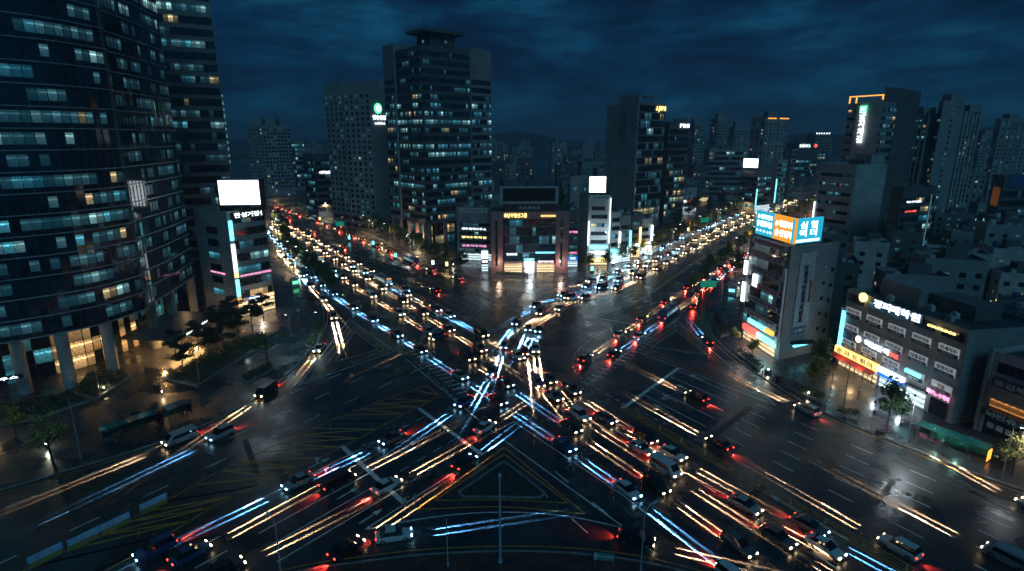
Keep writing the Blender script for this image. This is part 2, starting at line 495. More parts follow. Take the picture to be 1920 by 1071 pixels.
# bottom triangular island
A_, B_, C_ = P(945, 825), P(685, 992), P(1172, 990)
solid(A_, B_, 0.22); solid(A_, C_, 0.22)
arc = spline(pxs((685, 992), (820, 968), (940, 960), (1060, 967), (1172, 990)), 2); strip(wl, arc, 0.22, ZP)
for (a, b, c, m1) in (((945, 838), (782, 955), (1097, 963), (940, 950)), ((945, 851), (815, 938), (1066, 943), (940, 937))):
    solid(P(*a), P(*b), 0.2, yl); solid(P(*a), P(*c), 0.2, yl); strip(yl, spline(pxs(b, m1, c), 2), 0.2, ZP)
# lower right arm: median, lanes each side
mA, mB = P(1165, 765), P(1700, 1071); dR = (mB - mA).normalized()
solid(mA, mB + dR * 40, 0.2, yl); solid(*[p + Vector((-0.5, -0.3)) for p in (mA, mB + dR * 40)], 0.2, yl)
qA, qB = P(1168, 765), P(1272, 690); strip(wl, [qA, qB], 0.75, ZP)
eR = (P(1920, 905) - P(1480, 735)).normalized()
for k in range(1, 7):
    a = lerp(qA, qB, k / 6.3); d2 = (dR * (1 - k / 7) + eR * (k / 7)).normalized()
    solid(a, a + d2 * 16); dashes(a + d2 * 20, a + d2 * 110, 3.5, 5.5)
for k in range(1, 6):
    a = P(1165 - k * 38, 765 + k * 24); dashes(a, a + dR * 70, 3.5, 5.5, ph=4)
strip(wl, [P(970, 795), P(1170, 930), P(1350, 1068)], 0.18, ZP)
solid(P(1175, 700), P(1195, 625), 0.01)
# stop bar and box lines at the right, guide dashes through the middle
solid(P(1085, 735), P(1240, 608), 0.2)
dsp(spline(pxs((1150, 610), (1090, 650), (1075, 690), (1130, 735), (1260, 800)), 1.0), 1.0)
dsp(spline(pxs((1170, 618), (1240, 640)), 1.0)); dsp(spline(pxs((760, 660), (830, 725), (880, 770)), 1.0))
dsp(spline(pxs((860, 612), (930, 560), (1000, 540)), 1.0)); dsp(spline(pxs((560, 720), (700, 665), (880, 600), (1010, 545)), 1.2))
solid(P(760, 672), P(925, 810), 0.18); solid(P(925, 810), P(965, 790), 0.18)
# zebra dashes of the crossings
def zebra(a, b, n, ln=3.2, wd=0.5):
    a, b = P(*a), P(*b); d = (b - a).normalized(); nn = Vector((-d.y, d.x))
    for k in range(n):
        c = lerp(a, b, (k + 0.5) / n); strip(wl, [c - nn * ln / 2, c + nn * ln / 2], wd, ZP)
zebra((775, 655), (905, 770), 18, 2.6, 0.35); zebra((1095, 722), (1225, 632), 16, 2.6, 0.35)
zebra((700, 560), (800, 618), 10, 2.6, 0.35); zebra((1130, 545), (1290, 585), 12, 2.6, 0.35)
solid(P(800, 622), P(842, 607), 0.5); solid(P(1195, 560), P(1232, 545), 0.01)
# left and right slip islands
def tri(c, pts, col, n=3, wd=0.2):
    c = P(*c)
    for k in range(n):
        q = [lerp(P(*p), c, k * 0.16) for p in pts]; q.append(q[0])
        for u, v in zip(q, q[1:]): solid(u, v, wd, col if k else wl)
tri((680, 648), ((655, 598), (740, 658), (560, 722)), yl, 3)
tri((1285, 655), ((1268, 600), (1185, 655), (1455, 760)), yl, 3)
tri((975, 560), ((870, 535), (1060, 545), (975, 585)), yl, 2)
# upper left arm lanes
uA, uB = P(880, 600), P(497, 398); dU = (uB - uA).normalized(); nU = Vector((-dU.y, dU.x))
for k in (-1, -2, -3, -4, 1, 2, 3, 4, 5):
    a = uA + nU * (3.4 * k) + dU * 8; solid(a, a + dU * 14, 0.14); dashes(a + dU * 18, a + dU * 330, 3.5, 5.5)
vA, vB = P(1115, 595), P(1330, 470); dV = (vB - vA).normalized(); nV = Vector((-dV.y, dV.x))
for k in (-1, -2, -3, -4, 1, 2, 3, 4):
    a = vA + nV * (3.4 * k) + dV * 6; dashes(a, a + dV * 250, 3.5, 5.5)
strip(wl, [vA - nV * 0.5 , vA - nV * 15], 0.5, ZP)
def arrow(p, d, sc=1.0, bend=0):
    d = d.normalized(); n = Vector((-d.y, d.x))
    strip(wl, [p, p + d * 2.6 * sc], 0.2, ZP)
    t = p + d * 2.6 * sc
    wl.poly([V3(t - n * 0.5 * sc, ZP), V3(t + d * 1.5 * sc, ZP), V3(t + n * 0.5 * sc, ZP)][::-1] if False else [V3(t + n * -0.5 * sc, ZP), V3(t + d * 1.5 * sc, ZP), V3(t + n * 0.5 * sc, ZP)])
    if bend:
        q = p + d * 1.6; strip(wl, [q, q + n * 1.0 * bend + d * 0.6], 0.2, ZP)
        e = q + n * 1.0 * bend + d * 0.6
        wl.poly([V3(e - d * 0.4, ZP), V3(e + n * 0.8 * bend + d * 0.3, ZP), V3(e + d * 0.7, ZP)])
for px, py, b in ((1250, 745, 1), (1235, 765, 1), (1275, 725, 0), (1300, 705, 0)): arrow(P(px + 20, py + 8), -dR, 1.0, b)
arrow(P(1590, 1012), -dR, 1.3, 1); arrow(P(1500, 960), -dR, 1.2, 0)
for k in range(6): arrow(lerp(sA, sB, (k + .5) / 6) + dirL * 7, -dirL, 1.0, 1 if k < 2 else 0)
for k in (1, 2, 3): arrow(uA + nU * (3.4 * k + 1.7) + dU * 14, -dU, 1.0, 1 if k == 1 else 0)
arrow(P(1440, 712), Vector((-1, 1)), 1.1, 0)
tag(wl.build('white_lane_markings', WHITEP), kind='structure')
tag(yl.build('yellow_hatch_markings', YELP), kind='structure')
# raised stone-edged island in the bottom triangle, with its rough ground
def island(pts, z, m1, label):
    q = [P(*p) for p in pts]
    r = empty('traffic_island', V3(sum(q, Vector((0, 0))) / len(q)), label, 'traffic island')
    loop = q + [q[0]]
    mb = MB()
    for a, b in zip(loop, loop[1:]):
        d = (b - a); n = max(1, int(d.length / 0.9)); d /= n
        for k in range(n):
            c = a + d * (k + 0.5)
            mb.box((c.x, c.y, z / 2), (d.length * 0.93, 0.35, z + random.uniform(-.02, .03)), math.atan2(d.y, d.x))
    mb.build('edge_stones', KERB, r)
    c = sum(q, Vector((0, 0))) / len(q)
    ar = sum(a.x * b.y - b.x * a.y for a, b in zip(q, loop[1:]))
    q2 = [tuple(lerp(p, c, 0.05)) for p in (q if ar > 0 else q[::-1])]
    MB().prism(q2, 0.002, z * 0.7, bottom=False).build('infill', m1, r)
GR2 = mat('rough_island_ground', (0.028, 0.032, 0.03), 0.8, var=0.6, vs=1.2, bump=0.4, bs=3)
island(((945, 866), (860, 924), (868, 932), (1012, 934), (1022, 926)), 0.22, GR2, 'stone edged triangular traffic island with dark rough ground at the bottom centre')
island(((665, 622), (708, 655), (628, 680)), 0.16, GR2, 'small triangular traffic island beside the curved lane left of the junction')
island(((1268, 622), (1325, 665), (1222, 650)), 0.16, GR2, 'small triangular traffic island in front of the right hand slip lane')

# ---------------------------------------------------------------- building kit
def bld(name, pts, label, cat='building', group=None):
    c = sum((Vector(p) for p in pts), Vector((0, 0))) / len(pts)
    return empty(name, (c.x, c.y, 0), label, cat, group)
def quadfoot(Lp, Mp, Rp):
    return [Lp, Mp, Rp, Lp + Rp - Mp]
def front(A, B, depth):
    d = (B - A).normalized(); n = Vector((-d.y, d.x))
    return [A, B, B + n * depth, A + n * depth]
def pick(lit, k, f, warm=0.15):
    p = lit(f, k) if callable(lit) else lit
    if isinstance(p, tuple): p, warm = p
    r = random.random()
    if r > p: return 0 if random.random() < 0.8 else 4
    q = random.random()
    if q < warm: return 3
    return 1 if q < warm + 0.35 * (1 - warm) else (2 if q < 0.72 else 4)
def bands(root, A, B, z0, z1, fh=3.8, sill=0.9, wh=2.2, cw=1.5, lit=0.2, e0=0.4, e1=0.4, off=0.08, frame=MULL, glass=0, name='window_band', gap=0.07, rows=1, warm=0.15):
    """one glazed strip per storey between A and B; each strip is a part"""
    A, B = Vector(A), Vector(B); d = B - A; ln = d.length; d.normalize(); n = Vector((d.y, -d.x))
    nf = int((z1 - z0) / fh + 0.2); npn = max(1, int((ln - e0 - e1) / cw)); cwid = (ln - e0 - e1) / npn
    run = 0
    for f in range(nf):
        mb = MB(); a = z0 + f * fh + sill; b = min(a + wh, z1 - 0.1)
        p, q = A + d * e0, B - d * e1
        po, qo = p + n * off, q + n * off
        mb.prism([tuple(p), tuple(po), tuple(qo), tuple(q)][::1] if False else [tuple(q), tuple(p), tuple(po), tuple(qo)], a, b, 1)
        last = 0
        for k in range(npn):
            u0 = e0 + k * cwid + gap / 2; u1 = e0 + (k + 1) * cwid - gap / 2
            if run <= 0:
                last = pick(lit, k, f, warm); run = random.choice((1, 1, 2, 3, 4, 5))
            run -= 1
            mi = last if not (last and random.random() < 0.12) else 0
            for r in range(rows):
                za = a + gap + (b - a) * r / rows; zb = a + (b - a) * (r + 1) / rows - gap
                x0 = A + d * u0 + n * (off + 0.012); x1 = A + d * u1 + n * (off + 0.012)
                ms = mi if mi else glass
                mb.poly([V3(x0, za), V3(x1, za), V3(x1, zb), V3(x0, zb)], 2 + ms, [(u0, 0), (u1, 0), (u1, 1), (u0, 1)])
        mb.build(name, [DARKM, frame] + LITS, root)
def punched(root, faces, lit=0.1, warm=0.3, frame=DARKM, cap=90, glass=0, off=0.05, single=False):
    """faces: list of (A, B, z0, z1, fh, cols, ww, wh, sill) -> separate window parts"""
    allw = []
    for (A, B, z0, z1, fh, cols, ww, wh, sill) in faces:
        A, B = Vector(A), Vector(B); d = B - A; ln = d.length; d.normalize(); n = Vector((d.y, -d.x))
        for f in range(int((z1 - z0) / fh + 0.1)):
            for k in range(cols):
                c = ln * (k + 0.5) / cols
                allw.append((A, d, n, c, ww, z0 + f * fh + sill, wh, f, k))
    def put(mb, wdw):
        A, d, n, c, ww, z, wh, f, k = wdw
        p, q = A + d * (c - ww / 2), A + d * (c + ww / 2)
        mb.prism([tuple(q), tuple(p), tuple(p + n * off), tuple(q + n * off)], z, z + wh, 1)
        mi = pick(lit, k, f, warm) or glass
        for h in (0, 1):
            x0 = p + d * (ww * h / 2 + 0.05) + n * (off + .012); x1 = p + d * (ww * (h + 1) / 2 - 0.04) + n * (off + .012)
            mb.poly([V3(x0, z + .06), V3(x1, z + .06), V3(x1, z + wh - .06), V3(x0, z + wh - .06)], 2 + mi, [(c + h * ww / 2, 0), (c + (h + 1) * ww / 2, 0), (c + (h + 1) * ww / 2, 1), (c + h * ww / 2, 1)])
    ms = [DARKM, frame] + LITS
    first = [] if single else allw[:cap]
    for wdw in first:
        mb = MB(); put(mb, wdw); mb.build('window', ms, root)
    rest = allw[len(first):]
    if rest:
        mb = MB()
        for wdw in rest: put(mb, wdw)
        o = mb.build('window_grid', ms, root); o['kind'] = 'stuff'
def ring(pts, d):
    """polygon moved outward by d"""
    n = len(pts); out = []
    for i in range(n):
        a, b, c = Vector(pts[i - 1]), Vector(pts[i]), Vector(pts[(i + 1) % n])
        u, v = (b - a).normalized(), (c - b).normalized()
        n1, n2 = Vector((u.y, -u.x)), Vector((v.y, -v.x))
        k = (n1 + n2); k = k / max(0.2, k.length_squared) * 2
        out.append(b + k * d)
    return out
def walls(root, pts, z0, z1, m, name='wall', roof=ROOFM, parapet=0.9):
    pts = [tuple(p) for p in pts]
    MB().prism(pts, z0, z1, bottom=False, top=False).build(name, m, root)
    MB().poly([(p[0], p[1], z1 - parapet) for p in pts]).build('roof', roof, root)
    mb = MB(); inn = ring(pts, -0.3); n = len(pts)
    for i in range(n):
        j = (i + 1) % n
        mb.poly([V3(pts[i], z1), V3(pts[j], z1), V3(inn[j], z1), V3(inn[i], z1)])
        mb.poly([V3(inn[i], z1), V3(inn[j], z1), V3(inn[j], z1 - parapet), V3(inn[i], z1 - parapet)])
    mb.build('parapet', m, root)
def rooftop(root, pts, z, n=3, big=True):
    c = sum((Vector(p) for p in pts), Vector((0, 0))) / len(pts)
    e1 = (Vector(pts[1]) - Vector(pts[0])); e2 = (Vector(pts[2]) - Vector(pts[1])); rz = math.atan2(e1.y, e1.x)
    if big:
        mb = MB().box((*(c + e1 * 0.1 + e2 * 0.15), z + 1.4), (e1.length * 0.35, e2.length * 0.35, 2.8), rz)
        mb.build('stair_housing', CONCD, root)
    for k in range(n):
        q = c + e1 * random.uniform(-.35, .35) + e2 * random.uniform(-.35, 0.0)
        mb = MB().box((q.x, q.y, z + 0.55), (1.3, 0.9, 1.1), rz); mb.tube((q.x, q.y, z + 1.1), (q.x, q.y, z + 1.25), 0.38, n=10)
        mb.build('air_conditioner', WHITEB, root)
    if n > 2:
        q = c - e1 * 0.25 + e2 * 0.2
        MB().tube((q.x, q.y, z), (q.x, q.y, z + 1.9), 1.0, 0.95, n=12).build('water_tank', PN_B if random.random() < .5 else PN_W, root)
def panel(root, A, B, z0, z1, m, off=0.25, th=0.2, text=None, tm=None, th_=None, name='sign', lname='lettering', e=0.0, frame=None, fill=0.86, label=None, rows=None):
    """flat sign panel between plan points A and B, facing outward; text centred on it"""
    A, B = Vector(A), Vector(B); d = (B - A).normalized(); n = Vector((d.y, -d.x))
    p, q = A + n * off, B + n * off
    o = MB().prism([tuple(q - n * th), tuple(p - n * th), tuple(p), tuple(q)], z0, z1).build(name, m, root)
    if label: o['label'] = label
    lines = rows if rows else ([(text, 0.5, th_ or (z1 - z0) * 0.6, tm)] if text else [])
    for (s, fy, h, mm) in lines:
        c = (p + q) / 2
        lettering(s, h, (c.x, c.y, z0 + (z1 - z0) * fy), (d.x, d.y, 0), (0, 0, 1), mm, o, lname, width=(q - p).length * fill if len(s) > 2 else None)
        # letters were placed in world space for a part whose parent sits at the building root
    return o
def letters(root, s, A, B, z, h, m, off=0.3, name='sign_letters', width=True, vertical=False):
    A, B = Vector(A), Vector(B); d = (B - A).normalized(); n = Vector((d.y, -d.x)); c = (A + B) / 2 + n * off
    return lettering(s, h, (c.x, c.y, z), (d.x, d.y, 0), (0, 0, 1), m, root, name, vertical=vertical, depth=0.15, width=(B - A).length if width else None)
# ---------------------------------------------------------------- the glass tower at the left
def ztop(px, py, D): return W(px, py, D).z
def arcpts(pts, n): 
    s = spline([Vector(p) for p in pts], 3.0); return s
FA = spline([Vector((-175, 62)), Vector((-140, 82)), Vector((-116, 93)), Vector((-99, 104)), Vector((-88, 115)), Vector((-84.3, 128))], 3.0)
back = [Vector((-120, 165)), Vector((-190, 120))]
SOF, TOP = 11.5, 132.0
t = bld('glass_office_tower', FA + back, 'curved blue glass tower filling the left edge, on round columns over a lit lobby', 'office tower')
walls(t, FA + back, SOF, TOP, CONCD)
FLH = 4.0
def litA(f, k):
    return {1: .2, 2: .25, 3: (0.2, .2), 4: (0.4, .2), 5: (0.6, 0.25), 6: (0.45, .3), 7: 0.12, 8: (0.4, .15), 9: (0.45, .1), 10: (0.3, .3), 11: 0.1, 12: (0.25, .3), 13: 0.06, 16: 0.05, 17: 0.08, 18: (0.75, 0), 19: (0.9, 0), 20: (0.12, 0), 21: .05, 22: .15}.get(f, 0.04)
def curtain(root, line, z0, z1, fh, lit, cw=1.6):
    """floor by floor glazing that follows a curved front, with a metal ledge under each floor"""
    nf = int((z1 - z0) / fh)
    n_all = offs(line, -0.0)
    # resample the front in panes
    pts = [line[0]]; acc = 0
    for a, b in zip(line, line[1:]):
        l = (b - a).length; s = cw - acc
        while s <= l:
            pts.append(a + (b - a) * (s / l)); s += cw
        acc = (acc + l) % cw
    for f in range(nf):
        mb = MB(); run = 0; mi = 0; a = z0 + f * fh
        for k in range(len(pts) - 1):
            p, q = pts[k], pts[k + 1]; d = (q - p).normalized(); n = Vector((d.y, -d.x))
            if run <= 0:
                mi = pick(lit, k, f, 0.2) or (4 if random.random() < .22 else 6); run = random.choice((1, 1, 1, 2, 2, 3))
            run -= 1
            m2 = mi if random.random() > .12 else 6
            mb.box((p.x + n.x * .16, p.y + n.y * .16, a + fh / 2), (.07, .12, fh - .2), math.atan2(d.y, d.x), 1)
            j = random.uniform(-0.018, 0.018); j2 = random.uniform(-.018, .018)
            for (za, zb, mm) in ((a + 0.15, a + 1.0, 6), (a + 1.06, a + fh - 0.75, m2), (a + fh - 0.69, a + fh - 0.08, 6)):
                P0, P1 = p + d * 0.035 + n * (0.12 + j), q - d * 0.035 + n * (0.12 + j2)
                mb.poly([V3(P0, za), V3(P1, za), V3(P1, zb), V3(P0, zb)], 2 + mm, [(k * cw, 0), (k * cw + cw, 0), (k * cw + cw, 1), (k * cw, 1)])
        mb.build('glazing_band', [DARKM, MULL] + LITS, root)
        lb = MB(); ll = offs(line, 0.17) ; strip(lb, ll, 0.34 if f % 2 else 0.55, a + 0.1, 0, a - 0.08)
        lb.build('ledge', LEDGE, root)
LEDGE = mat('ledge_aluminium', (0.34, 0.38, 0.42), 0.4, metal=0.2)
curtain(t, FA, SOF, TOP, FLH, litA)
# recessed second front
FB = [Vector((-84.3, 128)), Vector((-86.5, 140)), Vector((-90.4, 161))]
FBs = [Vector((-86, 129.5)), Vector((-87.8, 144)), Vector((-91.2, 161))]
walls(t, [Vector((-86, 129.5)), Vector((-87.8, 144)), Vector((-91.2, 161)), Vector((-120, 165))], SOF, TOP, CONCD, 'side_wing_wall')
curtain(t, spline(FBs, 4.0), SOF, TOP, FLH, lambda f, k: {5: 0.35, 6: (0.2, .5), 3: 0.25, 4: 0.12, 10: 0.22, 16: (0.12, .2), 17: 0.85, 18: 0.05, 21: (0.8, .1), 23: (.4, .9)}.get(f, 0.05), 1.5)
# soffit, columns, lobby
so = MB(); so.poly([V3(p, SOF - 0.02) for p in reversed(FA + back)]); so.build('soffit', CONCD, t)
for (px, py) in ((62, 742), (146, 731), (226, 700), (306, 655), (340, 627), (376, 592)):
    q = P(px, py)
    MB().tube((q.x - 2.2, q.y + 1.2, 0), (q.x - 2.2, q.y + 1.2, SOF - 0.03), 1.15, 1.15, n=20).build('column', CONC, t)
LB = [v + Vector((-7.0, 5.5)) for v in FA[:-2]] + [Vector((-92, 134)), Vector((-97, 162))]
lb = MB(); lm = MB()
for i, (p, q) in enumerate(zip(LB, LB[1:])):
    d = (q - p).normalized(); n = Vector((d.y, -d.x)); ln = (q - p).length; k = max(1, int(ln / 1.6))
    warmp = q.x > -97
    for j in range(k):
        a = p + (q - p) * (j / k) + d * .05; b = p + (q - p) * ((j + 1) / k) - d * .05
        for (z0, z1) in ((0.2, 3.2), (3.3, 6.4), (6.5, 10.8)):
            mi = (1 if warmp and random.random() < (.8 if z0 < 3 else .5) else (2 if random.random() < 0.28 else 0))
            lb.poly([V3(a, z0), V3(b, z0), V3(b, z1), V3(a, z1)], mi, [(j * 1.6, 0), (j * 1.6 + 1.6, 0), (j * 1.6 + 1.6, 1), (j * 1.6, 1)])
        lm.box((a.x, a.y, 5.6), (0.12, 0.12, 11.2))
LOBW = emis('lobby_light_warm', (1.0, 0.62, 0.25), 1.1, room=True)
lb.build('lobby_glass', [GLASSB, LOBW, LIT_T], t); lm.build('lobby_mullions', MULL, t)
cp = [P(228, 640, 5.2), P(325, 585, 5.2)]
c0, c1 = Vector((-84.5, 124)), Vector((-85.5, 145)); nn = Vector((8.5, -1))
ca = MB(); ca.prism([tuple(c0 - nn * 0.6), tuple(c0 + nn), tuple(c1 + nn), tuple(c1 - nn * .6)], 5.0, 5.5); ca.build('entrance_canopy', MULL, t)
panel(t, c0 + nn, c1 + nn, 5.0, 5.75, DARKM, off=0.3, th=0.25, text='Dawosaw 소노타워', tm=SG_W, th_=0.6, fill=0.6)
for k in range(4):
    q = c0 + (c1 - c0) * (0.12 + k * 0.25) + nn * 0.35
    lamp('POINT', 'lobby_downlight', (q.x, q.y, 4.6), 1500, (1.0, 0.55, 0.2), t, 0.3)
    MB().tube((q.x, q.y, 4.98), (q.x, q.y, 4.9), 0.35, n=12).build('downlight', emis('warm_fitting', (1, .7, .35), 6), t)
for q in (Vector((-92, 112)), Vector((-103, 103)), Vector((-90, 152))):
    lamp('POINT', 'soffit_light', (q.x, q.y, SOF - 1), 220, (1.0, 0.6, 0.28), t, 0.4)
panel(t, Vector((-104, 97.5)), Vector((-95, 104)), 4.6, 5.5, DARKM, off=0.1, text='우리커피하우스', tm=SG_W, th_=0.6)
# rear wing of the tower
w0, w1 = XY(300, 330, 214), XY(434, 330, 226)
t = bld('glass_tower_wing', front(w0, w1, 30), 'tall glass wing with pale floor bands behind the corner building with the white screen', 'office tower')
walls(t, front(w0, w1, 30), 0, 170, CONC2)
bands(t, w0, w1, 0, 170, 4.0, 0.9, 2.6, 1.5, lit=lambda f, k: {13: .7, 15: (.3, .4), 17: (.35, .3), 18: (.25, .6), 19: (.25, .5), 20: .9, 22: (.15, .9), 23: .95, 26: .75, 27: .6, 31: .25, 33: .5}.get(f, 0.07), glass=6)
[panel(t, w1 + (w0 - w1) * 0.004, w1 + (w1 - w0) * 0.012, 40 + k * 2.4, 41.2 + k * 2.4, LIT_C, off=0.4, th=0.15, name='edge_light') for k in range(11)]

# ---------------------------------------------------------------- corner building with the white screen
Lp, Mp, Rp = XY(362, 395, 166), XY(424, 397, 157), XY(496, 386, 166)
ft = quadfoot(Lp, Mp, Rp); zt = ztop(424, 397, 157)
t = bld('corner_building', ft, 'seven storey grey tiled corner building carrying a large glowing white screen, left of the road')
walls(t, ft, 0, zt, CONC2)
fh = (zt - 5) / 7
punched(t, [(Lp, Mp, 4.5, zt - 1.0, fh, 1, 5.4, 2.0, 1.0)], lit=lambda f, k: {0: (1, 0), 3: (1, 0)}.get(f, 0.0))
bands(t, Mp, Rp, 4.5, zt - 1, fh, 0.7, 2.2, 1.3, lit=lambda f, k: {0: (.85, .3), 1: .2, 2: .3, 3: (.95, .15), 4: .4}.get(f, .12), e0=1.2)
panel(t, Mp + (Rp - Mp) * .08, Rp - (Rp - Mp) * .02, zt - 2.2, zt - .3, DARKM, text='한성거정ㅓ', tm=SG_W, th_=1.3, fill=.8)
panel(t, Mp + (Rp - Mp) * .12, Rp, 4.5 + 2 * fh - .3, 4.5 + 2 * fh + .5, PN_W, text='외국어학원입시전문', tm=SG_P, th_=.55, fill=.95)
panel(t, Mp + (Rp - Mp) * .3, Mp + (Rp - Mp) * .62, 4.2, 5.2, PB_B, text='우리은행', tm=SG_W, th_=.6)
panel(t, Mp + (Rp - Mp) * .66, Rp, 4.2, 5.3, PB_O, text='맛나분식', tm=SG_W, th_=.6)
panel(t, Lp + (Mp - Lp) * .3, Lp + (Mp - Lp) * .8, 4.5 + 2 * fh + .2, 4.5 + 2 * fh + .9, PN_W, text='피부과의원', tm=SG_P, th_=.5)
MB().prism([tuple(Mp + (Rp - Mp) * .06 + Vector((.2, -.6))), tuple(Mp + (Rp - Mp) * .98 + Vector((.4, -.4))), tuple(Mp + (Rp - Mp) * .98), tuple(Mp + (Rp - Mp) * .06)][::1], .3, 4.0).build('shop_front', SHOP_W, t)
d_ = (Rp - Mp).normalized()
for (za, zb, mm) in ((zt - 8, zt - 2.5, SG_T), (zt - 17, zt - 9, SG_W), (zt - 18.5, zt - 17.2, SG_Y), (6, 11, SG_T), (3.2, 5.6, SG_O)):
    if za > 0: panel(t, Mp + d_ * 0.1, Mp + d_ * 1.1, za, zb, mm, off=0.45, th=.3, name='edge_sign')
a, b = XY(410, 365, 158), XY(487, 356, 159.5)
z0, z1 = ztop(450, 385, 158), ztop(448, 337, 158)
for q in (a, lerp(a, b, .5), b):
    MB().box((q.x - .3, q.y + 2.0, (zt + z1) / 2), (.4, 3.2, z1 - zt)).build('screen_frame', DARKM, t)
s_ = t
panel(t, a, b, z0, z1, DARKM, off=0.0, th=0.8, name='screen_housing')
n_ = Vector(((b - a).y, -(b - a).x)).normalized()
panel(t, a + (b - a) * .015, b - (b - a) * .015, z0 + .15, z1 - .15, SCREEN, off=.1, th=.1, name='led_screen')
q = lerp(Mp, Rp, .6) + Vector((1.5, -3)); lamp('POINT', 'shop_fill_light', (q.x, q.y, 3.6), 700, (1, .8, .6), t, .4)
q = lerp(Mp, Rp, .5) + Vector((0, -5)); lamp('POINT', 'screen_light', (q.x, q.y, zt + 4), 500, (.6, .9, 1), t, .8)
rooftop(t, ft, zt - .9, 3)

# ---------------------------------------------------------------- boxes seen at an angle
def towerB(name, label, l, m, r, py, D, base=0, wallm=CONC2, group=None):
    Lp, Mp, Rp = XY(l[0], l[1], l[2]), XY(m[0], m[1], m[2]), XY(r[0], r[1], r[2])
    ft = quadfoot(Lp, Mp, Rp); zt = ztop(m[0], py, m[2])
    t = bld(name, ft, label, 'tower' if zt > 45 else 'building', group)
    walls(t, ft, base, zt, wallm)
    return t, Lp, Mp, Rp, ft, zt
# centre tower
t, Lp, Mp, Rp, ft, zt = towerB('office_tower', 'twenty storey dark glass office tower with a flat winged canopy on top, centre left', (736, 400, 287), (800, 430, 262), (921, 400, 290), 84, 0, base=11, wallm=CONCD)
fh = (zt - 13) / 21
def litC(f, k):
    return {0: (.2, .5), 1: (.35, .2), 2: (.4, .1), 3: .1, 4: (.9, 0), 5: (.4, 0), 6: .2, 7: (.08, 1), 8: (.5, 0), 9: (.9, 0), 10: .02, 11: (.18, .6), 12: (.85, 0.05), 13: (.45, .1), 14: (.4, .1), 15: (.15, .1)}.get(f, .01)
a1, a2 = lerp(Lp, Mp, .32), lerp(Mp, Rp, .68)
bands(t, a1, Mp, 12, zt - 1, fh, .7, 2.1, 1.1, lit=litC, e0=.2, e1=.1, glass=6)
bands(t, Mp, a2, 12, zt - 1, fh, .7, 2.1, 1.1, lit=litC, e0=.1, e1=.2, glass=6)
for (a, b) in ((Lp, a1), (a2, Rp)):
    d = (b - a).normalized(); n = Vector((d.y, -d.x))
    walls(t, [a + n * .9, b + n * .9, b - n * 8, a - n * 8], 11, zt + (3 if a is Lp else 1.5), CONC2, 'flank_wall')
    bands(t, a + n * .9, b + n * .9, 12, zt - 9, fh, .9, 2.2, 1.1, lit=litC, glass=6)
# open ground storey with big piers
for k in range(5):
    for (a, b) in ((Lp, Mp), (Mp, Rp)):
        q = lerp(a, b, .04 + k * .23); MB().box((q.x, q.y, 5.5), (1.6, 1.6, 11.0), .4).build('pier', PINKST, t)
inn = ring(ft, -3.0)
MB().prism([tuple(p) for p in inn], 0, 11, bottom=False, top=False).build('lobby_wall', GLASS, t)
for (a, b) in ((inn[0], inn[1]), (inn[1], inn[2])):
    bands(t, a, b, .2, 10.5, 5.0, .3, 4.2, 1.6, lit=(.45, .7), name='lobby_window')
q = lerp(Lp, Mp, .8); lamp('POINT', 'lobby_light', (q.x - 1, q.y - 3, 5), 1800, (1, .72, .4), t, .4)
c = sum(ft, Vector((0, 0))) / 4; e = (Rp - Mp).normalized(); rz = math.atan2(e.y, e.x)
zc = ztop(815, 66, c.y)
MB().box((c.x, c.y - 4, (zt + zc) / 2 - .8), (14, 10, zc - zt + .6), rz).build('penthouse', CONCD, t)
MB().box((c.x, c.y - 4, zc), (22, 16, 1.4), rz, taper=1.0).build('roof_canopy', CONCD, t)
MB().tube((c.x - 6, c.y, zc), (c.x - 6, c.y, zc + 9), .12, .05, n=5).build('mast', DARKM, t)
punched(t, [(c + Vector((-6, -9.4)), c + Vector((6, -7.5)), zt, zc - 1, 2.6, 6, 1.2, 1.6, .4)], lit=.4)
# apartment slabs beside it
for i, (l, m, r, py, D) in enumerate((((617, 300, 335), (650, 300, 325), (672, 300, 334), 168, 0), ((652, 300, 322), (700, 300, 312), (729, 300, 322), 166, 0))):
    t, Lp, Mp, Rp, ft, zt = towerB('apartment_tower', ['pale apartment slab at the left of the pair, with a dense grid of small windows', 'pale apartment slab with blank end wall carrying a round green lit sign'][i], l, m, r, py, D, wallm=APTW)
    fh = 2.9
    punched(t, [(Lp, Mp, 8, zt - 1, fh, 5 if i else 4, 1.7, 1.6, .8)] , lit=(.03, .5))
    bands(t, Lp, Mp, 0, 8, 4, .6, 2.4, 1.5, lit=.1)
    if i:
        q = lerp(Mp, Rp, .45); d = (Rp - Mp).normalized(); n = Vector((d.y, -d.x))
        zz = ztop(709, 203, 316)
        o = MB().tube((q.x + n.x * .2, q.y + n.y * .2, zz), (q.x + n.x * .6, q.y + n.y * .6, zz), 2.6, n=24).build('round_sign', SG_G, t)
        MB().tube((q.x + n.x * .6, q.y + n.y * .6, zz), (q.x + n.x * .8, q.y + n.y * .8, zz), 1.5, n=24).build('sign_core', SG_W, o)
        MB().tube((q.x + n.x * .8, q.y + n.y * .8, zz - .2), (q.x + n.x * .9, q.y + n.y * .9, zz - .2), .7, n=12).build('sign_leaf', SG_G, o)
        letters(t, '댓유유림', lerp(Mp, Rp, .1), lerp(Mp, Rp, .9), zz - 4.6, 2.2, SG_W)
        letters(t, 'oelolot', lerp(Mp, Rp, .2), lerp(Mp, Rp, .85), zz - 7.4, 1.5, SG_W)
    c = sum(ft, Vector((0, 0))) / 4; e = (Mp - Lp); rz = math.atan2(e.y, e.x)
    for k in (-.3, .25):
        MB().box((c.x + e.x * k, c.y + e.y * k, zt + 2.2), (6, 7, 4.4 + k * 2), rz).build('lift_housing', APTW, t)
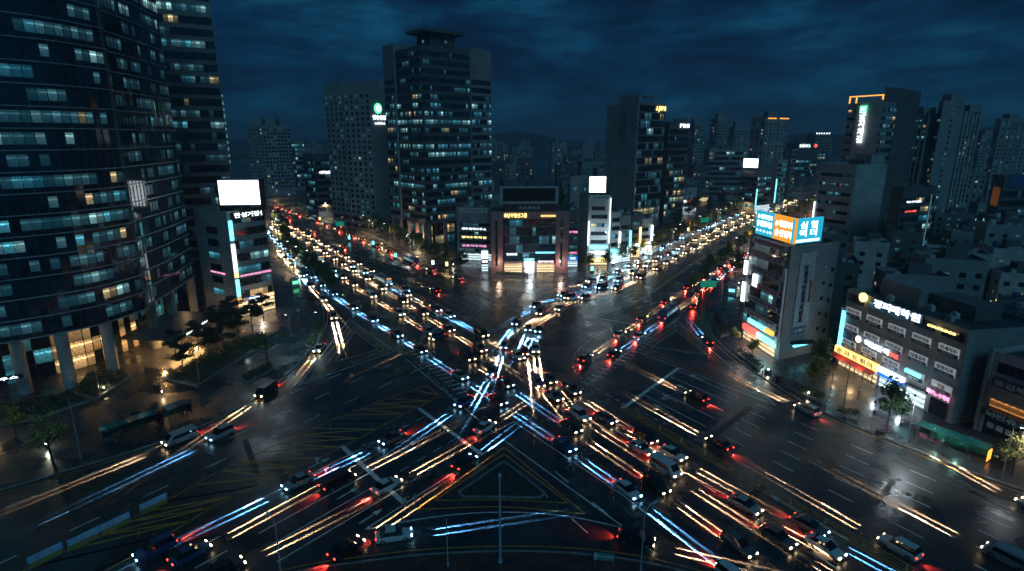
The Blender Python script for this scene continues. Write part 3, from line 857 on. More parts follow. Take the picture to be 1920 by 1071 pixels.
t, Lp, Mp, Rp, ft, zt = towerB('apartment_tower', 'bare dark apartment slab behind the pair of pale slabs, beside the office tower', (668, 260, 352), (700, 260, 345), (728, 260, 350), 152, 0, wallm=APTW)
bands(t, Lp, Mp, 10, zt, 6, .5, 3, 2, lit=.02)
# dark blocks left of them
for (lb, l, m, r, py, sg) in (('dark glass block with a lit line sign, left of the apartment slabs', (571, 330, 370), (592, 330, 360), (627, 330, 366), 289, 'ㅁㅐ하늘빌딩'),
        ('twin topped apartment tower alone against the sky, left of centre', (469, 300, 520), (498, 300, 505), (549, 300, 520), 234, None),
        ('slim office block with teal lit floors right of the lone apartment tower', (547, 320, 560), (556, 320, 550), (575, 320, 556), 264, None)):
    t, Lp, Mp, Rp, ft, zt = towerB('apartment_tower' if 'apartment' in lb[:28] else 'office_block', lb, l, m, r, py, 0, wallm=CONCD if sg else APTW)
    if sg:
        bands(t, Mp, Rp, 4, zt - 2, 4, .8, 2.4, 1.6, lit=.05); bands(t, Lp, Mp, 4, zt - 2, 4, .8, 2.4, 1.6, lit=.3)
        letters(t, sg, lerp(Mp, Rp, .2), lerp(Mp, Rp, .9), ztop(610, 323, 362), 1.8, SG_W)
    elif 'teal' in lb:
        bands(t, Mp, Rp, 4, zt - 2, 4, .8, 2.4, 1.6, lit=.6, warm=0); bands(t, Lp, Mp, 4, zt - 2, 4, .8, 2.4, 1.6, lit=.4)
    else:
        punched(t, [(Lp, Mp, 6, zt - 2, 3, 5, 1.8, 1.6, .8), (Mp, Rp, 6, zt - 2, 3, 8, 1.8, 1.6, .8)], lit=(.06, .5))
        c = sum(ft, Vector((0, 0))) / 4
        for k in (-8, 4): MB().box((c.x + k, c.y, zt + 2.5), (9, 8, 6)).build('lift_housing', APTW, t)
# low building with sign rows
a, b = XY(857, 440, 236), XY(921, 440, 233); zt = ztop(880, 388, 235)
def lowb(name, label, a, b, depth, zt, wallm, fh, **k):
    ft = front(a, b, depth); t = bld(name, ft, label); walls(t, ft, 0, zt, wallm); rooftop(t, ft, zt - .9, 3)
    return t, ft
t, ft = lowb('shop_building', 'narrow grey building with rows of lit signs left of the pink granite building', a, b, 14, zt, CONC2, 3)
bands(t, a, b, 3.6, zt - 2.6, 3.5, .3, 1.3, 1.6, lit=(.6, .4), e0=1)
panel(t, a + (b - a) * .1, b - (b - a) * .1, zt - 2.2, zt - .4, PN_W, text='누리정형외과', tm=LT_D, th_=1.0)
for k, (tx, mm) in enumerate((('산본치과의원', SG_P), ('영어수학학원', SG_Y), ('세무회계사무소', SG_W))):
    panel(t, a + (b - a) * .08, b - (b - a) * .08, 3.6 + 3.5 * (k + 1) - 1.4, 3.6 + 3.5 * (k + 1) - .1, PN_B, text=tx, tm=mm, th_=.9)
panel(t, a + (b - a) * .1, b, .3, 2.9, SHOP_C, name='shop_front', th=.3)
a2, b2 = XY(903, 490, 214), XY(915, 490, 214)
t2 = bld('kiosk', front(a2, b2, 4), 'small white lit corner kiosk with a red sign beside the pink building'); walls(t2, front(a2, b2, 4), 0, 5.5, WHITEB, parapet=.3)
panel(t2, a2, b2, 3.2, 5.2, PN_R, text='김밥집', tm=SG_W, th_=1.0); panel(t2, a2, b2, .3, 2.9, SHOP_C, name='shop_window')
panel(t2, a2, b2, 5.3, 8.2, SG_W, name='sign_box')
# pink granite building with the dark screen
a, b = XY(921, 480, 212), XY(1064, 480, 213); zt = ztop(990, 397, 212); zs = ztop(990, 349, 212)
ft = front(a, b, 22); t = bld('pink_granite_building', ft, 'pink granite framed glass building with a big switched off dark screen on its roof')
d = (b - a).normalized(); n = Vector((d.y, -d.x)); wd = (b - a).length
walls(t, ft, 0, zt, PINKST)
for f0, f1 in ((0, .15), (.84, 1)):
    MB().prism([tuple(lerp(a, b, f1)), tuple(lerp(a, b, f0)), tuple(lerp(a, b, f0) + n * 1.5), tuple(lerp(a, b, f1) + n * 1.5)], 0, zt + .3).build('stone_pier', PINKST, t)
    q = lerp(a, b, f0 + .055) + n * 1.5; q2 = lerp(a, b, f0 + .085) + n * 1.5
    MB().prism([tuple(q2), tuple(q), tuple(q + n * .05), tuple(q2 + n * .05)], 3, zt - 3).build('slit_window', GLASS, t)
bands(t, lerp(a, b, .15), lerp(a, b, .84), 4.4, zt - 2.6, 3.3, .1, 3.1, 1.2, lit=lambda f, k: [(.1, .1), .03, (.08, 0), (.12, .4), .05][min(f, 4)], glass=6, e0=.1, e1=.1, warm=.5, name='curtain_glass')
panel(t, lerp(a, b, .15), lerp(a, b, .84), zt - 2.4, zt + .1, PINKST, off=1.0, th=.9, name='stone_band')
letters(t, '●남부일선그룹', lerp(a, b, .17), lerp(a, b, .46), zt - 1.2, 1.5, SG_Y, off=1.2)
letters(t, 'OOOOOOO', lerp(a, b, .64), lerp(a, b, .83), zt - 1.4, .8, SG_Y, off=1.2)
panel(t, lerp(a, b, .15), lerp(a, b, .84), zt + .1, zt + 3.0, DARKM, off=0.6, th=.5, text='스스크스스', tm=LT_W, th_=1.2, fill=.4)
panel(t, lerp(a, b, .12), lerp(a, b, .86), zt + 3.0, zs, mat('screen_frame_grey', (.3, .32, .35), .5), off=.6, th=1.4, name='screen_frame')
panel(t, lerp(a, b, .155), lerp(a, b, .825), zt + 3.9, zs - .7, mat('switched_off_screen', (.008, .012, .016), .7, spec=.2), off=.75, th=.2, name='dark_screen')
for k in (.2, .5, .8):
    q = lerp(a, b, k) - n * 3; MB().tube((q.x, q.y, zt), (q.x - n.x * -2.5, q.y - n.y * -2.5, zs - 1), .12, n=5).build('strut', DARKM, t)
panel(t, lerp(a, b, .17), lerp(a, b, .40), .3, 3.6, SHOP_W, name='shop_front', off=.4)
panel(t, lerp(a, b, .43), lerp(a, b, .56), .2, 4.6, SCREEN, name='entrance_light_box', off=.8)
panel(t, lerp(a, b, .41), lerp(a, b, .57), 4.8, 5.9, DARKM, text='국은행회', tm=SG_T, th_=.9, off=.9)
panel(t, lerp(a, b, .6), lerp(a, b, .83), 3.9, 4.9, PN_R, text='햄버거피자치킨', tm=SG_W, th_=.7, off=.6)
panel(t, lerp(a, b, .6), lerp(a, b, .83), .3, 3.6, SHOP_W, name='shop_front', off=.4)
panel(t, lerp(a, b, .58), lerp(a, b, .83), 7.6, 8.1, SG_T, name='light_strip', off=.5)
letters(t, 'OHOHO', lerp(a, b, .2), lerp(a, b, .34), 7.3, 1.0, SG_W, off=.4)
for fr, en, cc in ((.1, 500, (1, .7, .5)), (.5, 900, (.8, .95, 1)), (.9, 600, (1, .75, .6))):
    q = lerp(a, b, fr) + n * 4; lamp('POINT', 'shop_fill_light', (q.x, q.y, 4.2), en, cc, t, .5)  # point lights added in front to brighten the stone front
rooftop(t, ft, zt - .9, 3)
# block between, with a few signs
a, b = XY(1066, 440, 222), XY(1084, 440, 222)
t, ft = lowb('shop_building', 'narrow dark four storey block between the pink building and the white building', a, b, 12, ztop(1075, 393, 222), CONCD, 3)
bands(t, a, b, 3.5, ztop(1075, 393, 222) - .5, 3.4, .4, 1.6, 1.4, lit=.3)
for k, (tx, mm) in enumerate((('노래연습장', SG_P), ('당구클럽', SG_P))): panel(t, a, b, 5.2 + k * 8.2, 6.6 + k * 8.2, PN_D, text=tx, tm=mm, th_=.8)
panel(t, a, b, 2.8, 4.4, PB_B, text='약국', tm=SG_W, th_=1.0); panel(t, a, b, .3, 2.6, SHOP_C, name='shop_front')
# white building with bright square screen
t, Lp, Mp, Rp, ft, zt = towerB('white_building', 'white eight storey building with a bright square screen on its roof corner', (1083, 440, 236), (1102, 440, 226), (1143, 440, 226), 366, 0, wallm=WHITEB)
bands(t, Mp, Rp, 8, zt - 1.6, 3.3, .8, 1.5, 1.0, lit=(.3, .3), e0=1.2, e1=1.2)
for k in range(3): panel(t, lerp(Mp, Rp, .08), lerp(Mp, Rp, .92), 7 - k * 2.6, 8.2 - k * 2.6, [SG_T, SG_W, SG_Y][k], name='lit_sign', off=.5)
panel(t, lerp(Mp, Rp, .1), lerp(Mp, Rp, .95), .3, 2.6, SHOP_W, name='shop_front', off=.5)
panel(t, Rp - (Rp - Mp) * .04, Rp, 9, zt - 1, SG_W, off=.5, name='edge_sign'); panel(t, Mp, Mp + (Rp - Mp) * .05, 8, zt - 10, SG_W, off=.5, name='edge_sign')
panel(t, lerp(Mp, Rp, .12), lerp(Mp, Rp, .92), zt - 1.5, zt - .2, PN_W, text='새하늘교회성전', tm=LT_D, th_=.9)
a, b = XY(1104, 345, 228), XY(1137, 345, 228); zz = ztop(1120, 330, 228)
walls(t, front(XY(1070, 345, 238), XY(1108, 345, 232), 8), 0, ztop(1090, 331, 236), WHITEB, 'rear_block_wall')
punched(t, [(XY(1070, 345, 238), XY(1108, 345, 232), zt, ztop(1090, 331, 236) - 1, 3.5, 2, 1.2, 1.6, .8)], lit=.2)
panel(t, a, b, ztop(1120, 361, 228), zz, DARKM, off=0, th=.9, name='screen_housing')
panel(t, lerp(a, b, .03), lerp(a, b, .97), ztop(1120, 361, 228) + .1, zz - .1, SCREEN, off=.1, th=.1, name='led_screen')
for fr, z, en in ((.1, 14, 500), (.5, 5, 900), (.9, 13, 500), (.5, 10, 300)):
    q = lerp(Mp, Rp, fr) + Vector((0, -3.5)); lamp('POINT', 'sign_fill_light', (q.x, q.y, z), en, (.7, .92, 1), t, .5)  # point lights added in front to carry the glow of the signs
# little bright shops to its right
shops = [(1145, 1162, 398, 228), (1163, 1182, 404, 231), (1184, 1200, 402, 240), (1202, 1222, 410, 246)]
for i, (x0, x1, py, D) in enumerate(shops):
    a, b = XY(x0, 440, D), XY(x1, 440, D + 2); zt = ztop(x0, py, D)
    t, ft = lowb('shop_building', ORD[i] + ' lit shop building to the right of the white building with the square screen', a, b, 13, zt, [WHITEB, CONC2, CONCD, WHITEB][i], 3)
    bands(t, a, b, 6.4, zt - .8, 3.3, .6, 1.7, 1.4, lit=(.35, .3))
    q = lerp(a, b, .5) + Vector((.5, -4)); lamp('POINT', 'shop_fill_light', (q.x, q.y, 4), 650, [(.6, .9, 1), (.8, .95, 1), (1, .8, .55), (.7, .95, 1)][i], t, .5)  # point light added before each shop to brighten its front
    panel(t, b - (b - a) * .12, b, 6.2, min(zt - 1, 13), [SG_W, SG_T, SG_Y, SG_W][i], off=.9, th=.7, name='vertical_sign')
    panel(t, a, b, 4.4, 6.0, [SG_T, PN_B, SG_W, PN_D][i], text=None if i in (0, 2) else ['안경점', '화장품'][i // 2], tm=SG_W, th_=1.0); panel(t, a, b, .3, 4.0, [SHOP_C, SHOP_C, SHOP_W, SHOP_C][i], name='shop_front', off=.4)
# two slab tower with roof letters
zt_ = ztop(1190, 180, 318)
q0, q1, q2, q3 = XY(1133, 330, 330), XY(1157, 330, 318), XY(1190, 330, 312), XY(1240, 330, 322)
t, Lp, Mp, Rp, ft, zt = towerB('fin_tower', 'dark glass tower with tall pale concrete fins on its left and letters near the roof', (1157, 330, 330), (1190, 330, 314), (1240, 330, 330), 190, 0, wallm=CONC2)
bands(t, Mp, Rp, 4, zt - 1, 3.9, .25, 3.35, 1.1, lit=lambda f, k: {14: (.4, .7), 8: (.25, .4), 9: .15, 5: (.3, .1), 4: (.3, .1), 3: .3, 2: (.3, .5), 1: (.6, .8), 0: .5}.get(f, .03), glass=6, e0=.2, e1=.2)
walls(t, [XY(1157, 330, 326), XY(1190, 330, 312.5), XY(1196, 330, 318), XY(1163, 330, 332)], 0, ztop(1175, 178, 318), CONC, 'concrete_fin')
walls(t, [XY(1133, 330, 334), XY(1154, 330, 325), XY(1162, 330, 333), XY(1141, 330, 342)], 0, ztop(1145, 196, 330), CONC, 'concrete_fin')
letters(t, '취보제화주', XY(1168, 230, 320) - Vector((1.2, 0)), XY(1168, 230, 320) + Vector((1.6, -.8)), ztop(1168, 238, 320), 3.0, LT_D, off=.8, width=False, vertical=True)
letters(t, 'AJWVI', lerp(Mp, Rp, .62), lerp(Mp, Rp, .98), ztop(1232, 203, 326), 3.0, SG_Y, off=.4)
MB().box((*(Mp + (Rp - Mp) * .3 + Vector((0, 6))), zt + 3.2), (9, 9, .7), .4).build('roof_slab', CONC, t); MB().tube((*(Mp + (Rp - Mp) * .5 + Vector((1, 5))), zt - 1), (*(Mp + (Rp - Mp) * .5 + Vector((1, 5))), zt + 3), .3, n=6).build('roof_post', CONC, t)
MB().tube((*(Mp + Vector((0, 4))), zt), (*(Mp + Vector((0, 4))), zt + 9), .12, .05, n=5).build('mast', DARKM, t)
t, Lp, Mp, Rp, ft, zt = towerB('office_tower', 'narrower glass tower with a white roof sign, right of the tower with the concrete fins', (1238, 330, 350), (1248, 330, 340), (1285, 330, 352), 228, 0, wallm=CONCD)
bands(t, Mp, Rp, 4, zt - 1, 3.9, .5, 2.8, 1.4, lit=lambda f, k: (.65, .75) if f in (0, 2, 3, 5) else ((.45, .5) if f < 7 else .08), glass=6)
letters(t, 'PIMI', lerp(Mp, Rp, .52), lerp(Mp, Rp, .98), zt - 2, 2.6, SG_W, off=.4)
rooftop(t, ft, zt - .9, 2)
# skyline apartments right of centre
for i, (x0, xm, x1, py, D) in enumerate(((1284, 1298, 1318, 232, 600), (1326, 1340, 1362, 222, 640), (1358, 1372, 1398, 238, 660), (1402, 1428, 1470, 219, 560))):
    lb = ['slim apartment tower just right of the narrow glass tower', 'stepped apartment tower, second right of the narrow glass tower', 'apartment tower with flat top left of the orange crowned one', 'tall apartment tower with an orange lit crown'][i]
    t, Lp, Mp, Rp, ft, zt = towerB('apartment_tower', lb, (x0, 300, D + 14), (xm, 300, D), (x1, 300, D + 12), py, 0, wallm=APTW)
    punched(t, [(Lp, Mp, 6, zt - 2, 3, 3, 1.8, 1.6, .8), (Mp, Rp, 6, zt - 2, 3, 6, 1.9, 1.6, .8)], lit=(.12, .4), cap=60)
    c = sum(ft, Vector((0, 0))) / 4
    MB().box((c.x, c.y, zt + 2.5), (9, 9, 6)).build('lift_housing', APTW, t)
    if i == 3:
        for s, (u, v) in enumerate(((lerp(Mp, Rp, .1), lerp(Mp, Rp, .45)), (lerp(Mp, Rp, .6), Rp))): panel(t, u, v, zt - 1.6, zt - .7, SG_O, name='crown_light', off=.3, th=.2)
a, b = XY(1328, 310, 470), XY(1392, 310, 466); zt = ztop(1360, 279, 468)
t, ft = lowb('office_block', 'wide dark office block with horizontal bands in front of the skyline apartments', a, b, 25, zt, CONC2, 3); bands(t, a, b, 3, zt - 1, 4, 1, 2.4, 2, lit=.06, glass=6)
t, Lp, Mp, Rp, ft, zt = towerB('shop_building', 'building with a bright white roof screen beside the far road', (1388, 340, 400), (1420, 340, 384), (1446, 340, 396), 322, 0, wallm=CONC2)
bands(t, Lp, Mp, 3, zt - 1, 3.6, .8, 2, 1.6, lit=.15); bands(t, Mp, Rp, 3, zt - 1, 3.6, .8, 2, 1.4, lit=(.7, .1))
a, b = XY(1394, 305, 392), XY(1421, 305, 385)
panel(t, a, b, ztop(1408, 314, 388), ztop(1408, 297, 388), SCREEN, off=0, th=.6, name='led_screen')
panel(t, Mp, Mp + (Rp - Mp) * .06, 3, zt * .6, SG_T, name='edge_sign'); panel(t, Mp, Rp, .5, 5, SHOP_C, name='shop_front', off=.4)
t, Lp, Mp, Rp, ft, zt = towerB('shop_building', 'slim bright cyan edged building behind the roof screen building', (1446, 330, 430), (1456, 330, 424), (1474, 330, 432), 300, 0, wallm=WHITEB)
bands(t, Mp, Rp, 3, zt - 1, 3.6, .8, 2, 1.4, lit=(.7, .1)); panel(t, Mp, Mp + (Rp - Mp) * .1, 3, zt * .6, SG_T, name='edge_sign')
t, Lp, Mp, Rp, ft, zt = towerB('office_block', 'pale slab fronted block left of the far end of the right road', (1466, 310, 500), (1482, 310, 490), (1492, 310, 500), 279, 0, wallm=CONC); bands(t, Mp, Rp, 3, zt - 1, 3.6, .8, 2, 1.4, lit=.2)
a, b = XY(1492, 300, 700), XY(1532, 300, 700); t, ft = lowb('office_block', 'dark office block with white and red roof signs at the end of the right road', a, b, 30, ztop(1512, 268, 700), CONCD, 3)
bands(t, a, b, 3, 24, 4, 1, 2.4, 2, lit=(.4, .1)); letters(t, 'SHINWA', lerp(a, b, .1), lerp(a, b, .6), ztop(1512, 273, 700), 4.4, SG_W); letters(t, '●', lerp(a, b, .8), lerp(a, b, .9), ztop(1520, 273, 700), 4.4, SG_R, width=False)
a, b = XY(1524, 300, 820), XY(1552, 300, 820); t, ft = lowb('apartment_tower', 'far apartment tower with a row of white roof lights above the road end', a, b, 25, ztop(1540, 249, 820), APTW, 3)
bands(t, a, b, 3, ztop(1540, 249, 820) - 4, 4, 1, 2.4, 2, lit=.05)
for k in range(6): panel(t, lerp(a, b, k / 6), lerp(a, b, k / 6 + .08), ztop(1540, 251, 820), ztop(1540, 248.5, 820), SG_W, name='roof_light')
# ---------------------------------------------------------------- right hand towers
D0 = 300
t, Lp, Mp, Rp, ft, zt = towerB('office_tower', 'pale office tower with orange lit roof frame and green sign beside a dark wedge slab', (1574, 320, 312), (1636, 320, 296), (1664, 320, 306), 190, 0, wallm=CONC2)
zt2 = ztop(1600, 178, 304)
walls(t, [XY(1636, 320, 297.5), XY(1668, 300, 306), XY(1706, 300, 330), XY(1672, 300, 340)], 0, ztop(1680, 168, 316), CONCD, 'wedge_slab')
aL = lerp(Lp, Mp, .25)
bands(t, Lp, aL, 30, zt - 1, 3.9, .8, 1.4, 1.4, lit=(.08, .2)); bands(t, Mp, Rp, 30, zt - 1, 3.9, .6, 2.0, 1.4, lit=(.3, .3))
walls(t, [aL + Vector((-.1, -.8)), lerp(Lp, Mp, .98) + Vector((-.1, -.8)), lerp(Lp, Mp, .98), aL], 30, zt + 1, WHITEB, 'pale_slab')
for (u, v) in ((Lp, Mp),):
    MB().box((*lerp(u, v, .5), zt2 - .4), ((v - u).length, .6, .5), math.atan2((v - u).y, (v - u).x)).build('roof_frame_beam', SG_O, t)
    for k in (.02, .22, .98): MB().box((*lerp(u, v, k), (zt + zt2) / 2 - .5), (.5, .5, zt2 - zt - .6), .3).build('roof_frame_post', SG_O, t)
a, b = lerp(Lp, Mp, .42), lerp(Lp, Mp, .6)
zz = ztop(1612, 204, 302)
panel(t, a - (b - a) * .1, b, zz - 1.8, zz + 1.6, SG_G, off=1.2, th=.3, name='sign_emblem'); panel(t, a + (b - a) * .15, b - (b - a) * .25, zz - .8, zz + .7, SG_W, off=1.3, th=.2, name='sign_core')
letters(t, '궁지체길', a, b, zz - 9.0, 3.4, SG_W, off=1.2, width=False, vertical=True)
MB().tube((*XY(1672, 300, 318), ztop(1675, 168, 318)), (*XY(1672, 300, 318), ztop(1675, 155, 318)), .1, n=5).build('mast', DARKM, t)
# white block in front
t, Lp, Mp, Rp, ft, zt = towerB('office_block', 'white office block with a blank tiled side in front of the green sign tower', (1530, 360, 276), (1600, 360, 258), (1656, 360, 262), 308, 0, wallm=WHITEB)
bands(t, Lp, Mp, 6, zt - 1, 4.2, 1.1, 1.5, 1.4, lit=lambda f, k: {0: .7, 5: .5, 4: .4, 6: .15}.get(f, .05), e0=1.5, e1=1.5)
walls(t, front(XY(1630, 320, 262), XY(1655, 320, 264), 8), zt - .5, zt + 4, CONC, 'roof_block')
rooftop(t, ft, zt - .9, 3)
panel(t, Lp, Lp + (Mp - Lp) * .03, 8, 20, SG_W, name='edge_sign', off=.5)
# apartment slabs
for i, (l, m, r, py, D) in enumerate((((1693, 300, 345), (1728, 300, 335), (1746, 300, 342), 212, 0), ((1742, 300, 336), (1750, 300, 328), (1790, 300, 332), 188, 0), ((1786, 300, 342), (1792, 300, 336), (1820, 300, 340), 208, 0),
        ((1852, 300, 440), (1862, 300, 430), (1905, 300, 436), 222, 0), ((1900, 300, 446), (1908, 300, 440), (1950, 300, 446), 228, 0), ((1824, 300, 560), (1832, 300, 552), (1852, 300, 556), 252, 0))):
    lb = ['apartment slab with balcony columns right of the dark wedge slab', 'tallest apartment slab with a plain stair shaft and one line of small windows', 'apartment slab with pale vertical ribs at the right end of its row', 'broad apartment tower near the right edge with scattered lit windows', 'rightmost apartment tower cut by the frame edge', 'smaller distant apartment tower left of the broad right edge one'][i]
    t, Lp, Mp, Rp, ft, zt = towerB('apartment_tower', lb, l, m, r, py, 0, wallm=APTW)
    fc = [(Lp, Mp, 6, zt - 2, 3, 4 if i == 0 else 2, 1.9 if i else 1.5, 1.5, .8)]
    if i != 0: fc.append((Mp, Rp, 6, zt - 2, 3, 1 if i == 1 else 4, 1.4 if i == 1 else 1.9, 1.4, .8))
    punched(t, fc, lit=(.14, .35), cap=90)
    if i in (0, 2, 3):
        u, v = (Lp, Mp) if i == 0 else (Mp, Rp); n = Vector(((v - u).y, -(v - u).x)).normalized()
        for k in (0, .25, .5, .75, 1): q = lerp(u, v, k) + n * .35; MB().box((q.x, q.y, zt / 2), (.9, .9, zt), .4).build('rib', WHITEB, t)
    c = sum(ft, Vector((0, 0))) / 4; MB().box((c.x, c.y, zt + 1.5), (7, 7, 4)).build('lift_housing', APTW, t)
# blocks with lit signs beneath the slabs
t, Lp, Mp, Rp, ft, zt = towerB('office_block', 'low glass block with lit floor lines and small roof signs below the apartment slabs', (1668, 380, 238), (1690, 380, 228), (1752, 380, 236), 352, 0, wallm=CONCD)
bands(t, Mp, Rp, 2, zt - 1, 3.6, .6, 2.2, 1.6, lit=lambda f, k: (.5, .3) if f in (1, 3) else .12, glass=6)
panel(t, lerp(Mp, Rp, .1), lerp(Mp, Rp, .6), zt - 6.2, zt - 5.2, PN_D, text='더스카이웨딩', tm=SG_W, th_=.8); panel(t, lerp(Mp, Rp, .1), lerp(Mp, Rp, .5), zt - 10, zt - 8.9, PN_D, text='24시노래방', tm=SG_R, th_=.8)
panel(t, lerp(Mp, Rp, .86), lerp(Mp, Rp, .875), 6, zt - 3, LIT_C, name='light_line')
t, Lp, Mp, Rp, ft, zt = towerB('office_block', 'block with an orange glowing window and blue roof band at the right edge', (1858, 350, 262), (1880, 350, 250), (1960, 350, 256), 330, 0, wallm=CONCD)
bands(t, Mp, Rp, 4, zt - 6, 4, .6, 2.6, 1.8, lit=.04); panel(t, Mp + (Rp - Mp) * .1, Rp, zt - 5, zt, PN_B, name='roof_band', text=None)
MB().prism([tuple(lerp(Lp, Mp, .85)), tuple(lerp(Lp, Mp, .2)), tuple(lerp(Lp, Mp, .2) + Vector((-.3, -.5))), tuple(lerp(Lp, Mp, .85) + Vector((-.3, -.5)))], zt - 13, zt - 5).build('glowing_window', emis('orange_glow', (.8, .25, .03), .3, room=True), t)

# ---------------------------------------------------------------- billboard corner building
Lp, Mp, Rp = XY(1404, 470, 141), XY(1484, 470, 124), XY(1572, 470, 131)
ft = quadfoot(Lp, Mp, Rp); zt = ztop(1487, 463, 124)
t = bld('billboard_building', ft, 'seven storey corner building with turquoise and orange lit roof billboards and a tall banner')
walls(t, ft, 0, zt, CONC2)
fh = (zt - 4.4) / 6
bands(t, Mp * .0 + Lp, Mp, 4.4, zt - .2, fh, .3, fh - 1.5, 1.6, lit=lambda f, k: {0: (.3, 0), 2: (.35, .2), 4: (.5, 0), 5: .3}.get(f, .2), e0=.8, e1=1.4, glass=0)
rws = [('강성한의원척추클리닉', LT_D, PN_W), ('스피드전산회계', LT_D, PN_W), ('대한컴퓨터디자인', LT_R, PN_W), ('수학전문관', LT_D, PN_W), ('성모연합내과', LT_R, PN_W)]
for k in range(5):
    z = 4.4 + (k + 1) * fh
    tx, tm, pm = rws[k]
    panel(t, lerp(Lp, Mp, .10), lerp(Lp, Mp, .9), z - 1.0, z + .15, pm, off=.35, th=.25, text=tx, tm=tm, th_=.75)
panel(t, lerp(Lp, Mp, .10), lerp(Lp, Mp, .93), zt - 1.5, zt - .1, PN_W, off=.35, th=.25, text='■ 삼성어학원 피아노전문', tm=LT_R, th_=.8)
panel(t, lerp(Lp, Mp, .22), lerp(Lp, Mp, .66), 4.9 + .3, 5.9 + .3, SG_T, name='light_sign', off=.7, th=.5)
panel(t, lerp(Lp, Mp, .67), lerp(Lp, Mp, .86), 4.9 + .3, 5.9 + .3, SG_O, name='light_sign', off=.7, th=.5)
panel(t, lerp(Lp, Mp, .12), lerp(Lp, Mp, .5), 2.9, 4.3, PB_R if False else SG_R, off=.8, th=.6, name='light_sign'); panel(t, lerp(Lp, Mp, .5), lerp(Lp, Mp, .98), 2.9, 4.1, SG_T, off=.8, th=.6, name='light_sign')
panel(t, lerp(Lp, Mp, .1), lerp(Lp, Mp, .9), .3, 2.8, SHOP_W, off=.15, name='shop_front')
panel(t, lerp(Lp, Mp, .22), lerp(Lp, Mp, .34), zt - 12, zt - 9, SG_W, off=.5, name='lit_poster')
d = (Mp - Lp).normalized()
for (k, z0, z1, m) in ((0.0, zt - 10, zt - 6.5, SG_W), (0.0, zt - 17, zt - 12, SG_W), (0, 5, 9.5, PN_D), (.95, 3, zt - 5, PN_W)):
    panel(t, lerp(Lp, Mp, k), lerp(Lp, Mp, k) + d * 1.0, z0, z1, m, off=.9, th=.5, name='vertical_sign', text=None)
letters(t, '교육미술문화센터학원', lerp(Lp, Mp, .95), lerp(Lp, Mp, .95) + d * 1.0, (zt - 2) / 2, 1.15, LT_D, off=.92, width=False, vertical=True)
# blank side with banner and small windows
punched(t, [(lerp(Mp, Rp, .70), lerp(Mp, Rp, .84), 4.4, zt - 1, fh, 1, .9, .9, 1.2), (lerp(Mp, Rp, .86), Rp, 4.4, zt - 1, fh, 1, .9, .9, .4)], lit=0)
o = panel(t, lerp(Mp, Rp, .2), lerp(Mp, Rp, .52), 5.5, zt - 1.6, mat('banner_cloth', (.30, .36, .40), .7), off=.2, th=.08, name='banner')
letters(t, '남원시민합격자발표', lerp(Mp, Rp, .25), lerp(Mp, Rp, .42), zt * .58, 1.35, LT_D, off=.25, width=False, vertical=True, name='banner_lettering')
letters(t, '수시정시내신', lerp(Mp, Rp, .43), lerp(Mp, Rp, .5), zt * .6, .8, LT_R, off=.25, width=False, vertical=True, name='banner_lettering')
panel(t, lerp(Mp, Rp, .22), lerp(Mp, Rp, .50), 5.8, 7.6, PN_B, off=.26, th=.06, name='banner_foot', text='남원고', tm=LT_W, th_=.8)
panel(t, lerp(Mp, Rp, .2), lerp(Mp, Rp, .6), 3.2, 3.6, SG_T, off=1.4, th=.5, name='light_strip'); MB().box((*(lerp(Mp, Rp, .4) + Vector((.3, -.9))), 3.9), (6, 2.2, .35), .1).build('porch_roof', DARKM, t)
# roof billboards
zb0, zb1 = zt + .5, ztop(1487, 410, 124.5)
for (f0, f1, pm, rows) in ((0.06, .5, PB_T, [('▲ 대한학원단과', .78, 1.0, SG_W), ('충·전원학사원', .48, 1.3, SG_W), ('5 · 0 · 3 · 6 억', .18, .6, SG_W)]), (.505, .97, PB_O, [('# 대성입시사', .68, 1.4, SG_W), ('솔·단원학', .3, 1.5, SG_W)])):
    panel(t, lerp(Lp, Mp, f0), lerp(Lp, Mp, f1), zb0, zb1, pm, off=-.5, th=.6, name='billboard', rows=rows, fill=.82)
panel(t, lerp(Mp, Rp, .04), lerp(Mp, Rp, .62), zb0, zb1 - .1, PB_T, off=-.4, th=.6, name='billboard', rows=[('심 혈', .72, 1.5, SG_W), ('먹 더', .40, 1.5, SG_W)], fill=.6)
panel(t, lerp(Mp, Rp, .09), lerp(Mp, Rp, .57), zb0 + .3, zb0 + .8, SG_W, off=-.3, th=.1, name='lit_bar')
for k in range(5):
    q = lerp(Lp, Mp, .1 + k * .2) + Vector((.9, 1.6)); MB().tube((q.x, q.y, zt - .9), (q.x - .4, q.y - .8, zb1 - .4), .08, n=5).build('billboard_strut', DARKM, t)
for fr in (.3, .75):
    q = lerp(Lp, Mp, fr) + Vector((-2.2, -2.2)); lamp('POINT', 'shop_fill_light', (q.x, q.y, 3.0), 350, (.5, .9, 1) if fr > .5 else (1, .6, .5), t, .4)
rooftop(t, ft, zt - .9, 4)

# ---------------------------------------------------------------- clinic building
A, B = P(1566, 682), P(1782, 796)
zt = (ztop(1590, 556, A.y) + ztop(1823, 600, B.y)) / 2
B2 = XY(1822, 603, B.y); A2 = XY(1590, 556, A.y)
A, B = Vector(((A.x + A2.x) / 2, A.y)), Vector(((B.x + B2.x) / 2, B.y))
ft = front(A, B, 17)
t = bld('clinic_building', ft, 'five storey grey tiled building with white roof lettering and rows of small sign boards')
walls(t, ft, 0, zt, CONC2)
d = (B - A).normalized(); n = Vector((d.y, -d.x)); wl_ = (B - A).length
fh = (zt - 4.0) / 4
cols = 5
punched(t, [(A, B, 4.0 + 3 * fh, zt - .3, fh, cols, wl_ / cols * .78, 1.7, .9)], lit=0, cap=5)
punched(t, [(A, B, 4.0, 4.0 + 3 * fh, fh, cols, wl_ / cols * .6, 1.5, .9)], lit=(.25, .6), cap=15)
